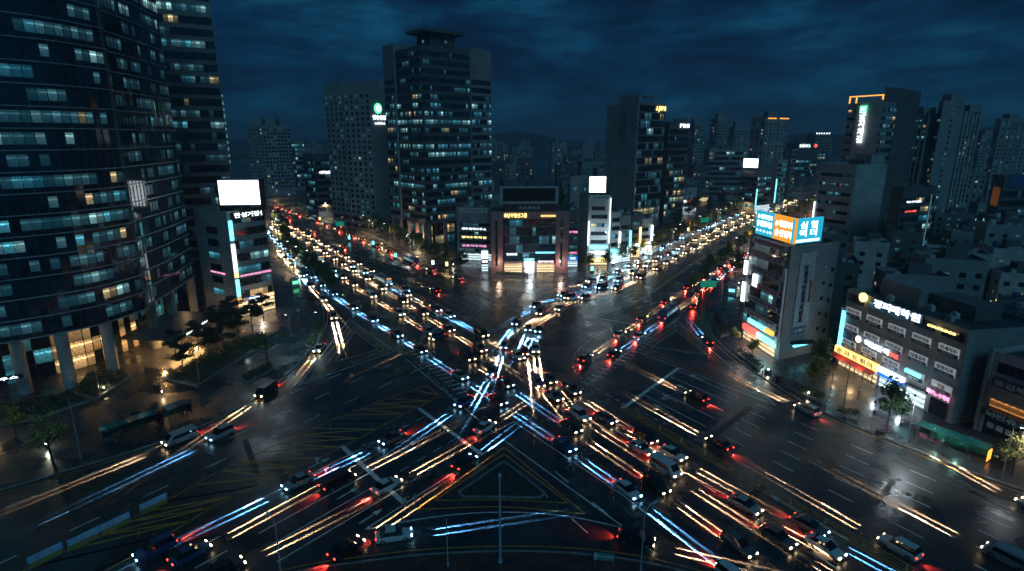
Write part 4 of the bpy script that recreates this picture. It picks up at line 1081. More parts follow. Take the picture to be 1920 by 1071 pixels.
names = [['피부과의원', '성형외과', '남정보치', '하이브치과', '연세척추'], ['보석안과', '세움진단', '서초보닝', '미래내과', '정형외과'], ['여드름', '피부노', '치과연', '한의원', '인솔']]
for r in range(3):
    for k in range(cols):
        f0 = (k + .5) / cols
        zc = 4.0 + (2 - r) * fh + fh - .45 - (0.25 if r else 0)
        a, b = lerp(A, B, f0 - .07), lerp(A, B, f0 + .07)
        m2 = random.choice([LT_D, LT_R, LT_D])
        o = panel(t, a, b, zc - 1.7, zc, BOARD, off=.3, th=.2, name='sign_board', rows=[(names[r][k], .66, .75, m2)], fill=.85)
        panel(t, a, b, zc - 1.78, zc - 1.1, random.choice([PN_B, PN_D, PN_B]), off=.36, th=.1, name='sign_board_base', rows=[('진료상담', .5, .34, LT_W)], fill=.6)
panel(t, lerp(A, B, .27), lerp(A, B, .68), zt - 1.75, zt - .1, PN_B, off=.25, th=.2, name='roof_sign', text=None)
letters(t, '정피메학원', lerp(A, B, .28), lerp(A, B, .67), zt - .95, 1.5, SG_W, off=.35)
letters(t, 'COUPROCO', lerp(A, B, .73), lerp(A, B, .93), zt - 1.4, .55, SG_Y, off=.3)
q = lerp(A, B, .18) + n * .3
MB().tube((q.x, q.y, zt - .6), (q.x + n.x * .4, q.y + n.y * .4, zt - .6), .95, n=24).build('round_sign', emis('round_yellow', (1, .72, .2), 3), t)
letters(t, '●', lerp(A, B, .2), lerp(A, B, .23), 4.0 + fh + .75, 1.6, SG_W, off=.9, width=False)
letters(t, '혁입문학', lerp(A, B, .27), lerp(A, B, .5), 4.0 + fh + .7, 1.1, SG_W, off=.8); letters(t, '10년', lerp(A, B, .5), lerp(A, B, .57), 4.0 + fh + .6, .9, SG_R, off=.8)
panel(t, A + d * .05, A + d * .9, 3.5, zt - 5, SG_T, off=.7, th=.4, name='vertical_light_sign')
panel(t, A, A + d * 3.2, 3.7 + fh * 0, 4.0 + fh * 1.3, PN_B, off=.12, th=.1, name='blue_hoarding')
# shop fronts: chicken shop, convenience store, others
panel(t, lerp(A, B, .0), lerp(A, B, .42), 3.2, 4.7, PB_Y, off=1.1, th=.8, name='shop_sign', text='순 아 트 튀 마', tm=LT_D, th_=1.1)
aw = MB(); a, b = lerp(A, B, 0), lerp(A, B, .42)
aw.poly([V3(a + n * 1.1, 3.2), V3(b + n * 1.1, 3.2), V3(b + n * 2.3, 2.5), V3(a + n * 2.3, 2.5)][::-1]); aw.poly([V3(a + n * 1.1, 3.16), V3(b + n * 1.1, 3.16), V3(b + n * 2.3, 2.46), V3(a + n * 2.3, 2.46)]); aw.build('awning', PN_R, t)
panel(t, lerp(A, B, .02), lerp(A, B, .4), .3, 3.1, SHOP_W, off=.2, name='shop_front')
panel(t, lerp(A, B, .43), lerp(A, B, .64), 2.9, 3.6, PB_B, off=1.1, th=.8, name='shop_sign'); panel(t, lerp(A, B, .43), lerp(A, B, .64), 3.6, 4.5, SG_W, off=1.1, th=.8, name='shop_sign', text='미니마트', tm=PB_B, th_=.6)
panel(t, lerp(A, B, .43), lerp(A, B, .62), .3, 2.8, SHOP_C, off=.2, name='shop_front')
panel(t, lerp(A, B, .66), lerp(A, B, .8), .3, 3.3, SHOP_C, off=.2, name='shop_front'); panel(t, lerp(A, B, .66), lerp(A, B, .82), 3.5, 3.9, PN_D, off=.8, th=.5, name='shop_sign')
panel(t, lerp(A, B, .64), lerp(A, B, .76), 6.0, 6.6, SG_T, off=.9, th=.4, name='light_sign')
letters(t, '피부노·수학비', lerp(A, B, .82), lerp(A, B, .98), 4.5, .9, SG_P, off=.6); panel(t, lerp(A, B, .84), lerp(A, B, .96), .3, 3.4, GLASS, off=.15, name='shop_front')
for k in range(10):
    q = lerp(A, B, .03 + k * .043) + n * .42; MB().box((q.x, q.y, 1.5), (.14, .14, 2.8)).build('shop_mullion', PN_W if k % 2 else MULL, t)
rooftop(t, ft, zt - .9, 4)
mbx = lerp(A, B, .25) - n * 9
MB().box((mbx.x, mbx.y, zt + .9), (10, 6, 3.6), math.atan2(d.y, d.x)).build('roof_room', CONC2, t)
for fr in (.12, .3, .52, .74):
    q = lerp(A, B, fr) + n * 3.2; lamp('POINT', 'shop_fill_light', (q.x, q.y, 3.1), [260, 260, 300, 240][int(fr * 4)], [(1, .6, .28), (1, .62, .3), (.7, .9, 1), (.8, .95, 1)][min(3, int(fr * 5))], t, .4)
# far right shops
A, B = P(1826, 806), P(1990, 880)
zt = ztop(1866, 655, A.y)
ft = front(A, B, 20)
t = bld('shop_building', ft, 'low white tiled shop building at the right edge with dark awning signs')
walls(t, ft, 0, zt, WHITEB); rooftop(t, ft, zt - .9, 2)
d = (B - A).normalized(); n = Vector((d.y, -d.x))
bands(t, lerp(A, B, .08), B, zt - 3.8, zt - .4, 3.2, .3, 1.9, 2.6, lit=0)
panel(t, lerp(A, B, .12), lerp(A, B, .75), zt - 5.6, zt - 4.2, PN_D, off=1.0, th=.9, text='뜨겁체 1호', tm=LT_W, th_=.9); panel(t, lerp(A, B, .1), lerp(A, B, .8), 4.0, 5.3, PN_D, off=1.3, th=1.2, text='뇌런츄처니', tm=LT_W, th_=.9)
panel(t, lerp(A, B, .12), lerp(A, B, .8), 5.5, 6.8, LIT_O, off=.2, name='lit_window'); panel(t, lerp(A, B, .1), lerp(A, B, .5), .3, 3.6, GLASS, off=.2, name='shop_front'); panel(t, lerp(A, B, .55), lerp(A, B, .95), .3, 3.6, SHOP_W, off=.2, name='shop_front')
for k in range(3): panel(t, lerp(A, B, .15 + k * .11), lerp(A, B, .23 + k * .11), 1.8, 2.7, PN_W, off=.4, name='menu_board')
panel(t, A, A + d * .6, .3, zt + .5, CONC, off=.5, th=.5, name='corner_pier')
# dark block behind it
A, B = XY(1832, 560, 118), XY(1990, 600, 104)
ft = front(A, B, 22); t = bld('house_block', ft, 'dark three storey block behind the right edge shop building, small window near its top'); walls(t, ft, 0, 15.5, CONCD); rooftop(t, ft, 14.6, 3)
punched(t, [(A, B, 3, 14, 3.6, 4, 1.3, 1.1, 1.2)], lit=.05)

# ---------------------------------------------------------------- low houses between and behind
occ = []
def free(c, r):
    for (q, s) in occ:
        if (c - q).length < r + s: return False
    return True
def inside(p, poly):
    r = False
    for a, b in zip(poly, poly[1:] + poly[:1]):
        if (a.y > p.y) != (b.y > p.y) and p.x < (b.x - a.x) * (p.y - a.y) / (b.y - a.y) + a.x: r = not r
    return r
for o in [o for o in COL.objects if o.parent is None and o.type == 'EMPTY' and 'category' in o]:
    ch = [c for c in o.children if c.name.startswith(('wall', 'flank', 'wedge', 'side', 'concrete'))]
    for c in ch:
        xs = [v.co.x for v in c.data.vertices]; ys = [v.co.y for v in c.data.vertices]
        cx, cy = (max(xs) + min(xs)) / 2 + o.location.x, (max(ys) + min(ys)) / 2 + o.location.y
        occ.append((Vector((cx, cy)), max(max(xs) - min(xs), max(ys) - min(ys)) * .5))
polyR = [Vector(p) for p in kR] + [Vector((700, 10)), Vector((1300, 1110))]
polyL = [Vector(p) for p in kL] + [Vector((-700, 5)), Vector((-1200, 1130))]
polyT = [Vector(p) for p in kT]
def clear_of_road(c, r):
    for ln in (kL, kT, kR):
        for p in ln[::3]:
            if (p - c).length < r: return False
    return True
def proj(v):
    x, y, z = v[0], v[1], v[2] - CH
    zc = y * math.cos(TH) - z * math.sin(TH); yc = y * math.sin(TH) + z * math.cos(TH)
    return 960 + CF * x / zc, 535 - CF * yc / zc
rnd = random.Random(5)
def house(c, rz, w_, d_, h, i, where, cat='house'):
    e = Vector((math.cos(rz), math.sin(rz))); n = Vector((-e.y, e.x))
    ft = [c - e * w_ / 2 - n * d_ / 2, c + e * w_ / 2 - n * d_ / 2, c + e * w_ / 2 + n * d_ / 2, c - e * w_ / 2 + n * d_ / 2]
    t = bld('low_building', ft, where, cat)
    walls(t, ft, 0, h, rnd.choice([CONC2, CONCD, CONCD, APTW, WHITEB]), roof=rnd.choice([ROOFM, ROOFM, ROOFG, CONCD]))
    lit = (.2, .55)
    if c.y < 320:
        punched(t, [(ft[0], ft[1], 1, h - .5, 3.1, max(2, int(w_ / 3.4)), 1.5, 1.3, .9), (ft[3], ft[0], 1, h - .5, 3.1, max(2, int(d_ / 3.6)), 1.2, 1.2, .9)], lit=lit, cap=24)
        rooftop(t, ft, h - .9, rnd.randint(1, 4))
    else:
        punched(t, [(ft[0], ft[1], 1, h - .5, 3.1, max(2, int(w_ / 3.4)), 1.5, 1.3, .9)], lit=lit, single=True)
        MB().box((*(c + n * d_ * .2), h + .8), (w_ * .4, d_ * .3, 2.4), rz).build('stair_housing', CONCD, t)
    nr = min((p - c).length for ln in (kL, kT, kR) for p in ln[::4])
    if nr < 48:
        sd = (ft[3], ft[0]) if where.endswith('building') and 'billboard' in where else (ft[0], ft[1])
        panel(t, sd[0], sd[1], .3, 3.0, rnd.choice([SHOP_C, SHOP_W, SHOP_C]), name='shop_front', off=.2)
        for q_ in range(rnd.randint(1, 3)): panel(t, lerp(*sd, .05 + .3 * q_), lerp(*sd, .3 + .3 * q_), 3.1 + 3.1 * rnd.randint(0, 1), 4.1 + 3.1, rnd.choice([SG_W, SG_T, SG_O, SG_W, SG_W, SG_R, PN_B, SG_Y]), name='lit_sign', off=.4)
    elif rnd.random() < .25:
        panel(t, ft[0], ft[0] + e * min(w_, 7), 2.8, 3.8, rnd.choice([SG_W, SG_T, SG_O, SG_W, SG_Y]), name='lit_sign', off=.3)
    occ.append((c, max(w_, d_) * .5))
cand = []
for k in range(5200):
    reg = rnd.random()
    D = 120 + 480 * rnd.random() ** 1.3
    px = rnd.uniform(-150, 2080)
    c = XY(px, 400, D); w_, d_ = rnd.uniform(9, 18), rnd.uniform(8, 14); h = rnd.choice([7, 9, 10, 12, 13, 16, 19]) if D < 330 else rnd.choice([10, 13, 16, 20, 24, 28])
    if not (inside(c, polyR) or inside(c, polyL) or inside(c, polyT)): continue
    if not clear_of_road(c, max(w_, d_) * .5 + (24 if D > 220 else 14)): continue
    if inside(c, polyL) and (c.y < 190 or c.x > -100 - (c.y - 190) * .8): continue
    if inside(c, polyT) and c.y < 238: continue
    if not free(c, max(w_, d_) * .5): continue
    # do not let a low block stand in front of a building that is plainly visible
    t_ = proj((c.x, c.y, h))
    if inside(c, polyR):
        if D < 165 and t_[1] < 470 : continue
        lim = 392 if t_[0] > 1660 else 430
        if D < 300 and t_[1] < lim: continue
    if inside(c, polyT) and t_[1] < 335 and D < 430: continue
    cand.append((c, w_, d_, h))
    occ.append((c, max(w_, d_) * .5))
    if len(cand) >= 190: break
cand.sort(key=lambda q: (0 if inside(q[0], polyR) else (1 if inside(q[0], polyT) else 2), q[0].y))
occ_keep = occ; occ = []
cnt = {}
for (c, w_, d_, h) in cand:
    reg = 'right of the billboard building' if inside(c, polyR) else ('in the middle behind the pink building' if inside(c, polyT) else 'behind the glass tower')
    i = cnt.get(reg, 0); cnt[reg] = i + 1
    rz = {'r': -.35, 'i': .15, 'b': .5}[reg[0]] + rnd.uniform(-.12, .12)
    house(c, rz, w_, d_, h, i, '%s nearest low flat roofed block %s' % (ordw(i), reg))
occ = occ_keep + occ
# ---------------------------------------------------------------- skyline and hills
far = []
for k in range(5000):
    D = 560 + 1500 * rnd.random(); px = rnd.uniform(-80, 2000)
    c = XY(px, 290, D)
    if not clear_of_road(c, 60): continue
    if not free(c, 22): continue
    top = rnd.uniform(250, 305)
    if 925 < px < 1140: top = rnd.uniform(262, 300)
    if 430 < px < 620: top = rnd.uniform(262, 300)
    if 1285 < px < 1400: top = rnd.uniform(240, 290)
    h = ztop(px, top, D)
    if h < 14 or h > 95: continue
    far.append((px, c, h, D)); occ.append((c, 20))
    if len(far) >= 170: break
far.sort(key=lambda q: q[0])
for i, (px, c, h, D) in enumerate(far):
    w_, d_ = rnd.uniform(16, 34), rnd.uniform(12, 16); rz = rnd.uniform(-.7, .7)
    e = Vector((math.cos(rz), math.sin(rz))); n = Vector((-e.y, e.x))
    ft = [c - e * w_ / 2 - n * d_ / 2, c + e * w_ / 2 - n * d_ / 2, c + e * w_ / 2 + n * d_ / 2, c - e * w_ / 2 + n * d_ / 2]
    t = bld('distant_apartment_block', ft, '%s distant apartment block from the left along the skyline' % ordw(i), 'apartment block', 'distant apartment blocks')
    MB().prism([tuple(p) for p in ft], 0, h).build('wall', rnd.choice([APTW, APTW, CONC2, CONCD]), t)
    punched(t, [(ft[0], ft[1], 2, h - 1, 3.1, int(w_ / 4), 1.9, 1.6, .8), (ft[3], ft[0], 2, h - 1, 3.1, 2, 1.9, 1.5, .8), (ft[1], ft[2], 2, h - 1, 3.1, 2, 1.9, 1.5, .8)], lit=(.16 if rnd.random() < .7 else .32, .45), single=True)
    MB().box((c.x, c.y, h + 2), (w_ * .25, d_ * .6, 4.4), rz).build('lift_housing', APTW, t)
HILL = mat('hill_woods', (0.012, 0.02, 0.02), 0.9, var=.5, vs=.01)
def hill(prof, D, depth, seed):
    rr = random.Random(seed); mb = MB(); xs = []
    pr = [(XY(px, 260, D).x, max(2, ztop(px, py, D))) for px, py in prof]
    cols = 90; x0, x1 = pr[0][0], pr[-1][0]
    def H(x):
        for (a, ha), (b, hb) in zip(pr, pr[1:]):
            if a <= x <= b: t = (x - a) / (b - a); t = t * t * (3 - 2 * t); return ha + (hb - ha) * t
        return 0
    rows = [(-depth, 0), (-depth * .6, .45), (-depth * .3, .8), (0, 1), (depth * .5, .6), (depth, 0)]
    g = []
    for j, (dy, f) in enumerate(rows):
        g.append([(x0 + (x1 - x0) * i / cols, D + dy, H(x0 + (x1 - x0) * i / cols) * f + (rr.uniform(-3, 3) if f else -2)) for i in range(cols + 1)])
    for j in range(len(rows) - 1):
        for i in range(cols): mb.poly([g[j][i], g[j][i + 1], g[j + 1][i + 1], g[j + 1][i]], smooth=True)
    tag(mb.build('hill', HILL), kind='structure')
hill([(820, 262), (900, 255), (935, 250), (968, 246), (1010, 252), (1050, 262), (1120, 268), (1300, 262), (1500, 258)], 2600, 500, 1)
hill([(-100, 250), (200, 258), (420, 262), (560, 262), (700, 268)], 2700, 500, 2)
hill([(1560, 262), (1700, 258), (1800, 244), (1850, 239), (1930, 242), (2100, 240)], 2400, 500, 3)
hill([(1460, 258), (1510, 250), (1560, 252), (1640, 262)], 2300, 400, 4)
# ---------------------------------------------------------------- trees
LEAF = {}
for nm, col in (('dark_green_leaves', (0.06, 0.12, 0.045)), ('yellow_green_leaves', (0.32, 0.28, 0.05)), ('pine_needles', (0.02, 0.045, 0.03))):
    m = mat(nm, col, 0.6, var=.6, vs=1.5)
    LEAF[nm] = m
def tree_mesh(kind, seed, H_, rad, nleaf, leafm, bare=False):
    rr = random.Random(seed)
    t = empty('street_tree', (0, 0, 0), 'x', 'tree')
    tr = MB(); hb = H_ * .38
    tr.tube((0, 0, 0), (0.1, 0, hb), .17, .12, 7); tr.tube((0.1, 0, hb), (-.05, .1, H_ * .8), .12, .03, 6)
    blobs = []
    for k in range(11 if kind != 'pine' else 9):
        a = rr.uniform(0, 6.28); zz = hb * (.8 + .3 * rr.random()) + (H_ - hb) * rr.random() * .6
        rr_ = rad * (1 - .55 * max(0, (zz - hb) / (H_ - hb))) * rr.uniform(.6, 1)
        e = Vector((math.cos(a) * rr_, math.sin(a) * rr_, zz + rr.uniform(.4, 1.2)))
        s = Vector((.05, 0, zz - .5)); mid = (s + e) / 2 + Vector((0, 0, .25))
        tr.tube(s, mid, .06, .045, 5, cap=False); tr.tube(mid, e, .045, .015, 5, cap=False)
        blobs.append((e, rad * rr.uniform(.28, .48))); blobs.append(((s + e) / 2 + Vector((0, 0, .5)), rad * .3))
    for k in range(4): blobs.append((Vector((rr.uniform(-.4, .4) * rad, rr.uniform(-.4, .4) * rad, H_ - rad * .35 * k * .5)), rad * .38))
    tr.build('trunk', BARK, t, local=True)
    lf = MB()
    for _ in range(nleaf):
        c, r = rr.choice(blobs)
        v = Vector((rr.gauss(0, 1), rr.gauss(0, 1), rr.gauss(0, 1))).normalized() * r * rr.random() ** .35
        if kind == 'pine': v.z *= .35
        p = c + v; s = rr.uniform(.14, .34) * (.7 if bare else 1)
        u = Vector((rr.uniform(-1, 1), rr.uniform(-1, 1), rr.uniform(-.6, .6))).normalized(); q = u.cross(Vector((rr.uniform(-1, 1), rr.uniform(-1, 1), 1))).normalized()
        lf.poly([p - u * s, p + q * s * .7, p + u * s, p - q * s * .7])
    lf.build('crown', leafm, t, local=True)
    t.name = {'pine': 'pine_tree'}.get(kind, 'street_tree')
    register(t)
    return t
TP = [tree_mesh('a', 1, 8.0, 2.6, 1900, LEAF['dark_green_leaves']), tree_mesh('a', 2, 9.0, 2.8, 2100, LEAF['dark_green_leaves']), tree_mesh('g', 3, 7.5, 2.3, 1500, LEAF['yellow_green_leaves']),
      tree_mesh('g', 4, 6.5, 2.6, 650, LEAF['yellow_green_leaves'], True), tree_mesh('pine', 5, 8.5, 3.2, 2600, LEAF['pine_needles']), tree_mesh('pine', 6, 7.5, 3.0, 2400, LEAF['pine_needles'])]
used = set()
def plant(v, proto, label, group, sc=1.0, cat='tree'):
    p = TP[proto]
    if proto in used: o = copy_tree(p)
    else: o = p; used.add(proto)
    o.location = (v.x, v.y, .12); o.rotation_euler.z = random.uniform(0, 6.28); o.scale = (sc * random.uniform(.9, 1.12),) * 2 + (sc * random.uniform(.9, 1.15),)
    return tag(o, label, cat, group)
def row_of(line, d, step, lo, hi, protos, fmt, group, sc=1.0, jit=.8):
    """trees along a kerb line, d metres in"""
    ln = offs(line, d); s = 0; i = 0
    for p, q in zip(ln, ln[1:]):
        s += (q - p).length
        if s >= step:
            s = 0; x, y = proj((p.x, p.y, 0))
            if lo(x, y, p):
                plant(p + Vector((random.uniform(-jit, jit), random.uniform(-jit, jit))), random.choice(protos), fmt % ordw(i), group, sc); i += 1
kTl = [p for p in kT if p.x < 5]; kTr = [p for p in kT if p.x >= 5]
row_of(kTl[::-1], 4.5, 8.5, lambda x, y, p: 560 < x < 885 and p.y < 480, 0, [0, 1, 2, 2, 0], '%s street tree counting left from the pink building along the far pavement', 'trees on the far left pavement')
row_of(kTr, -4.0, 9, lambda x, y, p: x > 1090 and p.y < 600, 0, [0, 2, 2, 1, 0], '%s street tree counting away along the pavement right of the pink building', 'trees on the far right pavement', .95)
row_of([p for p in kR if p.y > 150], 4.0, 10, lambda x, y, p: 1300 < x < 1700 and p.y < 620, 0, [0, 1, 2], '%s street tree from the far end along the pavement by the billboard building', 'trees by the billboard building', .9)
row_of([p for p in kL if p.y > 175], -4.5, 8, lambda x, y, p: p.y < 330, 0, [0, 1], '%s street tree from the far end beside the white screen building', 'trees beside the white screen building', .95)
for i, (px, py, pr, sc) in enumerate(((345, 700, 4, .85), (392, 672, 5, 1), (420, 652, 4, 1.05), (372, 655, 5, .9), (448, 640, 4, 1), (474, 622, 5, 1.0), (495, 605, 4, .9), (330, 668, 5, .8), (437, 612, 4, 1), (405, 632, 5, 1))):
    plant(P(px, py), pr, '%s dark pine in the planted bed before the glass tower' % ORD[i], 'pines in the tower plaza bed', sc)
for px, py, pr, lb, sc in ((100, 868, 3, 'sparse yellow street tree beside the tall pale pole at the lower left', 1.15), (32, 822, 3, 'sparse tree half cut at the left edge behind the pavement', 1.0),
        (1525, 738, 2, 'yellow green tree standing in front of the chicken shop end of the clinic building', 1.0), (1662, 803, 0, 'slim green tree in front of the blue convenience store', .95),
        (1896, 893, 3, 'nearly bare tree beside the lamp at the right edge', .95), (1410, 672, 2, 'small yellow tree on the pavement below the billboard building', .62), (1377, 645, 2, 'small thin tree nearest the slip lane by the billboard building', .55),
        (1378, 520, 0, 'big green tree behind the green road sign', 1.15), (1540, 690, 0, 'dark tree in the gap between the billboard and clinic buildings', .8)):
    plant(P(px, py), pr, lb, None, sc)
# wooded patches among the blocks
wp = []
for k in range(600):
    px, D = rnd.uniform(930, 1420), rnd.uniform(260, 480); c = XY(px, 400, D)
    if inside(c, polyT) and clear_of_road(c, 14) and free(c, 3): wp.append(c); occ.append((c, 2.6))
    if len(wp) >= 46: break
wp.sort(key=lambda c: c.x / c.y)
for i, c in enumerate(wp): plant(c, random.choice([0, 1]), '%s dark tree from the left in the wooded ground behind the pink building' % ordw(i), 'trees in the wooded ground', 1.3)
wp = []
for k in range(900):
    px, D = rnd.uniform(1640, 1980), rnd.uniform(150, 420); c = XY(px, 400, D)
    if inside(c, polyR) and clear_of_road(c, 14) and free(c, 3): wp.append(c); occ.append((c, 2.6))
    if len(wp) >= 30: break
wp.sort(key=lambda c: c.x / c.y)
for i, c in enumerate(wp): plant(c, random.choice([0, 1]), '%s dark tree from the left among the houses at the right' % ordw(i), 'trees among the right hand houses', 1.1)

# ---------------------------------------------------------------- hedges and shrubs
HEDGE = mat('hedge_leaves', (0.028, 0.055, 0.022), 0.8, var=.7, vs=2.5, bump=.6, bs=6)
def hedge(pts, h, label, name='hedge', wall=True):
    q = [P(*p) for p in pts]; ar = sum(a.x * b.y - b.x * a.y for a, b in zip(q, q[1:] + q[:1]))
    if ar < 0: q.reverse()
    c = sum(q, Vector((0, 0))) / len(q); t = empty(name, V3(c), label, 'planted bed')
    MB().prism([tuple(p) for p in ring(q, .25)], .1, .55, bottom=False).build('planter_edge', KERB, t)
    mb = MB(); rr = random.Random(len(pts) * 7 + int(c.x))
    xs = [p.x for p in q]; ys = [p.y for p in q]
    n = int((max(xs) - min(xs)) * (max(ys) - min(ys)) * 26); n = min(n, 9000)
    for _ in range(n):
        p = Vector((rr.uniform(min(xs), max(xs)), rr.uniform(min(ys), max(ys))))
        if not inside(p, q): continue
        z = .5 + h * rr.random() ** .5; s = rr.uniform(.1, .24)
        u = Vector((rr.uniform(-1, 1), rr.uniform(-1, 1), rr.uniform(-.4, .4))).normalized(); v = u.cross(Vector((rr.uniform(-1, 1), rr.uniform(-1, 1), 1))).normalized(); p3 = V3(p, z)
        mb.poly([p3 - u * s, p3 + v * s, p3 + u * s, p3 - v * s])
    mb.build('leaves', HEDGE, t)
    return t
hedge([(308, 712), (372, 725), (505, 640), (492, 628), (420, 650)], .7, 'long kerbed planting bed with pines in front of the glass tower')
hedge([(140, 742), (180, 752), (242, 712), (235, 700), (168, 705)], .9, 'round cornered hedge bed between tower columns and plaza')
hedge([(450, 712), (465, 720), (514, 693), (508, 682)], .5, 'small planting bed at the kerb beside the left slip lane')
hedge([(0, 800), (60, 790), (165, 755), (130, 742), (0, 768)], .7, 'hedge bed at the lower left behind the sparse tree')
hedge([(575, 650), (590, 655), (608, 612), (598, 600)], .6, 'narrow hedge along the outside of the curved left kerb')
hedge([(455, 655), (500, 662), (548, 632), (525, 625)], .3, 'low green bed on the plaza beside the pale pole')
for i, pp in enumerate((((1345, 590), (1336, 600), (1352, 632), (1366, 628)), ((1385, 655), (1378, 662), (1420, 694), (1430, 686)), ((1480, 722), (1472, 728), (1540, 757), (1548, 748)), ((1572, 772), (1565, 779), (1606, 787), (1612, 779)))):
    hedge(pp, .8, ORD[i] + ' clipped shrub strip from the far end along the right hand kerb', 'shrub_strip')
hedge([(690, 700 - 215), (686, 489), (760, 515), (768, 510)], .6, 'low hedge on the far pavement left of the pink building')
hedge([(930, 512), (930, 518), (990, 521), (990, 515)], .5, 'clipped hedge in front of the pink granite building')

# ---------------------------------------------------------------- poles, lamps, signs
def pole(px, py, h, label, arm=None, name='street_lamp', m=POLEM, lit=None, head=True, r=.11, box=False):
    v = P(px, py); t = empty(name, (v.x, v.y, .0), label, 'street lamp' if 'lamp' in name else 'pole')
    MB().tube((v.x, v.y, 0), (v.x, v.y, .5), r * 2.0, r * 1.6, 10).build('base', m, t)
    MB().tube((v.x, v.y, .5), (v.x, v.y, h), r, r * .6, 10).build('pole', m, t)
    if arm:
        ax, ay, up = arm; e = Vector((v.x + ax, v.y + ay, h + up)); s = Vector((v.x, v.y, h - .1)); mid = Vector((v.x + ax * .45, v.y + ay * .45, h + up * .85))
        MB().tube(s, mid, r * .6, r * .5, 8).tube(mid, e, r * .5, r * .4, 8).build('arm', m, t)
        a = math.atan2(ay, ax)
        if head:
            hd = MB().box((e.x, e.y, e.z - .03), (.9, .32, .14), a, taper=.7).build('lamp_head', m, t)
            if lit:
                MB().box((e.x, e.y, e.z - .13), (.6, .22, .04), a).build('lamp_lens', emis('street_lamp_lens', (.9, .97, 1), 12), t)
                lamp('SPOT', 'lamp_light', (e.x, e.y, e.z - .3), lit[0], lit[1], t, .25, (0, 0, 0), 150, .8)
    elif box:
        MB().tube((v.x, v.y, h), (v.x, v.y, h + .35), .2, .17, 8).build('cap', PN_W, t)
    return t
pole(938, 1055, 11.8, 'tall pale blue pole standing alone at the bottom centre', m=POLEB, name='camera_pole', box=True, r=.16)
pole(840, 1062, 6.6, 'shorter thin pole left of the tall bottom centre pole', m=POLEB, name='sign_pole', r=.08)
pole(1200, 1090, 9.2, 'curved arm street lamp at the bottom right of centre', (1.5, 1.2, .6), m=POLEB, r=.09)
pole(530, 1100, 8.2, 'curved arm street lamp at the bottom left of centre', (-1.4, 1.6, .4), m=POLEB, r=.09)
pole(152, 858, 10.5, 'tall pale tapered pole beside the sparse yellow tree', None, 'flag_pole', r=.14)
pole(345 + 30, 722, 7, 'thin pole at the corner of the pine bed', None, 'garden_pole', r=.06)
pole(187, 738, 8, 'thin pole beside the hedge in front of the lobby', None, 'garden_pole', r=.06)
pole(548, 655, 8.5, 'lit lamp post with short arm on the left plaza', (-.9, .5, .3), r=.08, lit=(900, (.5, .9, 1)))
pole(608, 640, 7.5, 'dark lit post beside the narrow hedge', (-1.6, .2, .3), r=.07, m=DARKM, lit=(700, (.6, .95, 1)))
pole(583, 545, 8.5, 'lamp post between trees beside the left road', (2.0, 1, .3), r=.09, m=DARKM)
pole(1580, 772, 9.5, 'dark slim pole before the chicken shop', None, 'utility_pole', m=DARKM, r=.1)
pole(1396, 655, 8, 'pale lamp post below the billboard building', (.9, .9, .2), r=.09, lit=(700, (.8, .95, 1)))
pole(1545, 662, 7, 'short lamp post in the alley between billboard and clinic buildings', None, 'utility_pole', r=.07)
pole(1878, 897, 8.6, 'lamp post with a glowing head at the right edge', (.9, -.4, .2), lit=(900, (.9, .95, 1)))
pole(1345, 590, 8.2, 'thin grey post by the right slip lane corner', None, 'utility_pole', r=.07)
# lit street lamps, added to brighten the kerbs and trees
for i, (px, py, ax, ay, en) in enumerate(((700, 447, -1, -1.4, 3000), (770, 482, -1, -1.4, 3200), (615, 412, -1, -1.4, 2500), (985, 531, 0, -1.8, 2500), (1175, 503, .6, -1.5, 2600), (1260, 466, .8, -1.4, 2600), (1345, 422, .8, -1.4, 2600), (1420, 383, .8, -1.4, 3000), (550, 508, 1.5, .8, 1800), (1452, 446, -1.2, 1, 2000), (1700, 834, -1.0, -1.0, 1800))):
    pole(px, py, 9, '%s lit street lamp along the kerbs, counted from the far left road' % ORD[i], (ax, ay, .5), lit=(en * 1.7, (.85, .95, 1) if i % 3 else (1, .9, .7)))
added_lamps = []  # warm lamps added to make the far avenues glow
for ln, dd, sg in ((kL, .8, 1), (kT, -.8, -1), (kR, -.8, -1)):
    acc = 0
    for p, q in zip(ln, ln[1:]):
        acc += (q - p).length
        if acc > 34:
            acc = 0
            if 215 < p.y < 560:
                t_ = (q - p).normalized(); added_lamps.append((p + Vector((t_.y, -t_.x)) * sg * 1.2, Vector((t_.y, -t_.x)) * -sg * 2.6))
added_lamps.sort(key=lambda k: k[0].x / k[0].y)
for i, (p, dv) in enumerate(added_lamps):
    x, y = proj((p.x, p.y, 0)); pole(x, y, 9.5, '%s warm lit street lamp of the far avenues, from the left' % ordw(i), (dv.x, dv.y, .5), lit=(7000, (1, .66, .32)))
def gantry(px, py, h, arm, label, sign, m=POLEM, txt=None, tm=LT_W, pm=None):
    v = P(px, py); t = empty('sign_gantry', V3(v), label, 'road sign')
    MB().tube((v.x, v.y, 0), (v.x, v.y, h), .2, .15, 10).build('pole', m, t)
    e = Vector((v.x + arm[0], v.y + arm[1])); d = (e - v).normalized()
    MB().tube((v.x, v.y, h - .4), (e.x, e.y, h - .4), .1, .08, 8).tube((v.x, v.y, h - 1.2), (e.x, e.y, h - 1.2), .08, .06, 8).build('arm', m, t)
    A, B = v + d * sign[0], v + d * sign[1]
    if (B - A).x < 0: A, B = B, A
    panel(t, A, B, h - sign[2], h + .1, pm, off=.25, th=.08, name='sign_board', rows=txt)
    return t
v = P(1352, 566)
gantry(1352, 566, 6.8, (-7.0, .5), 'pole with arm carrying a green direction sign over the right slip lane', (2.0, 6.8, 2.0), txt=[('← 강남대로', .68, .55, LT_W), ('서울 수원', .28, .55, LT_W)], pm=emis('green_sign_face_emissive', (.0, .42, .26), .35))  # faint emission in the sign colour stands in for retroreflection
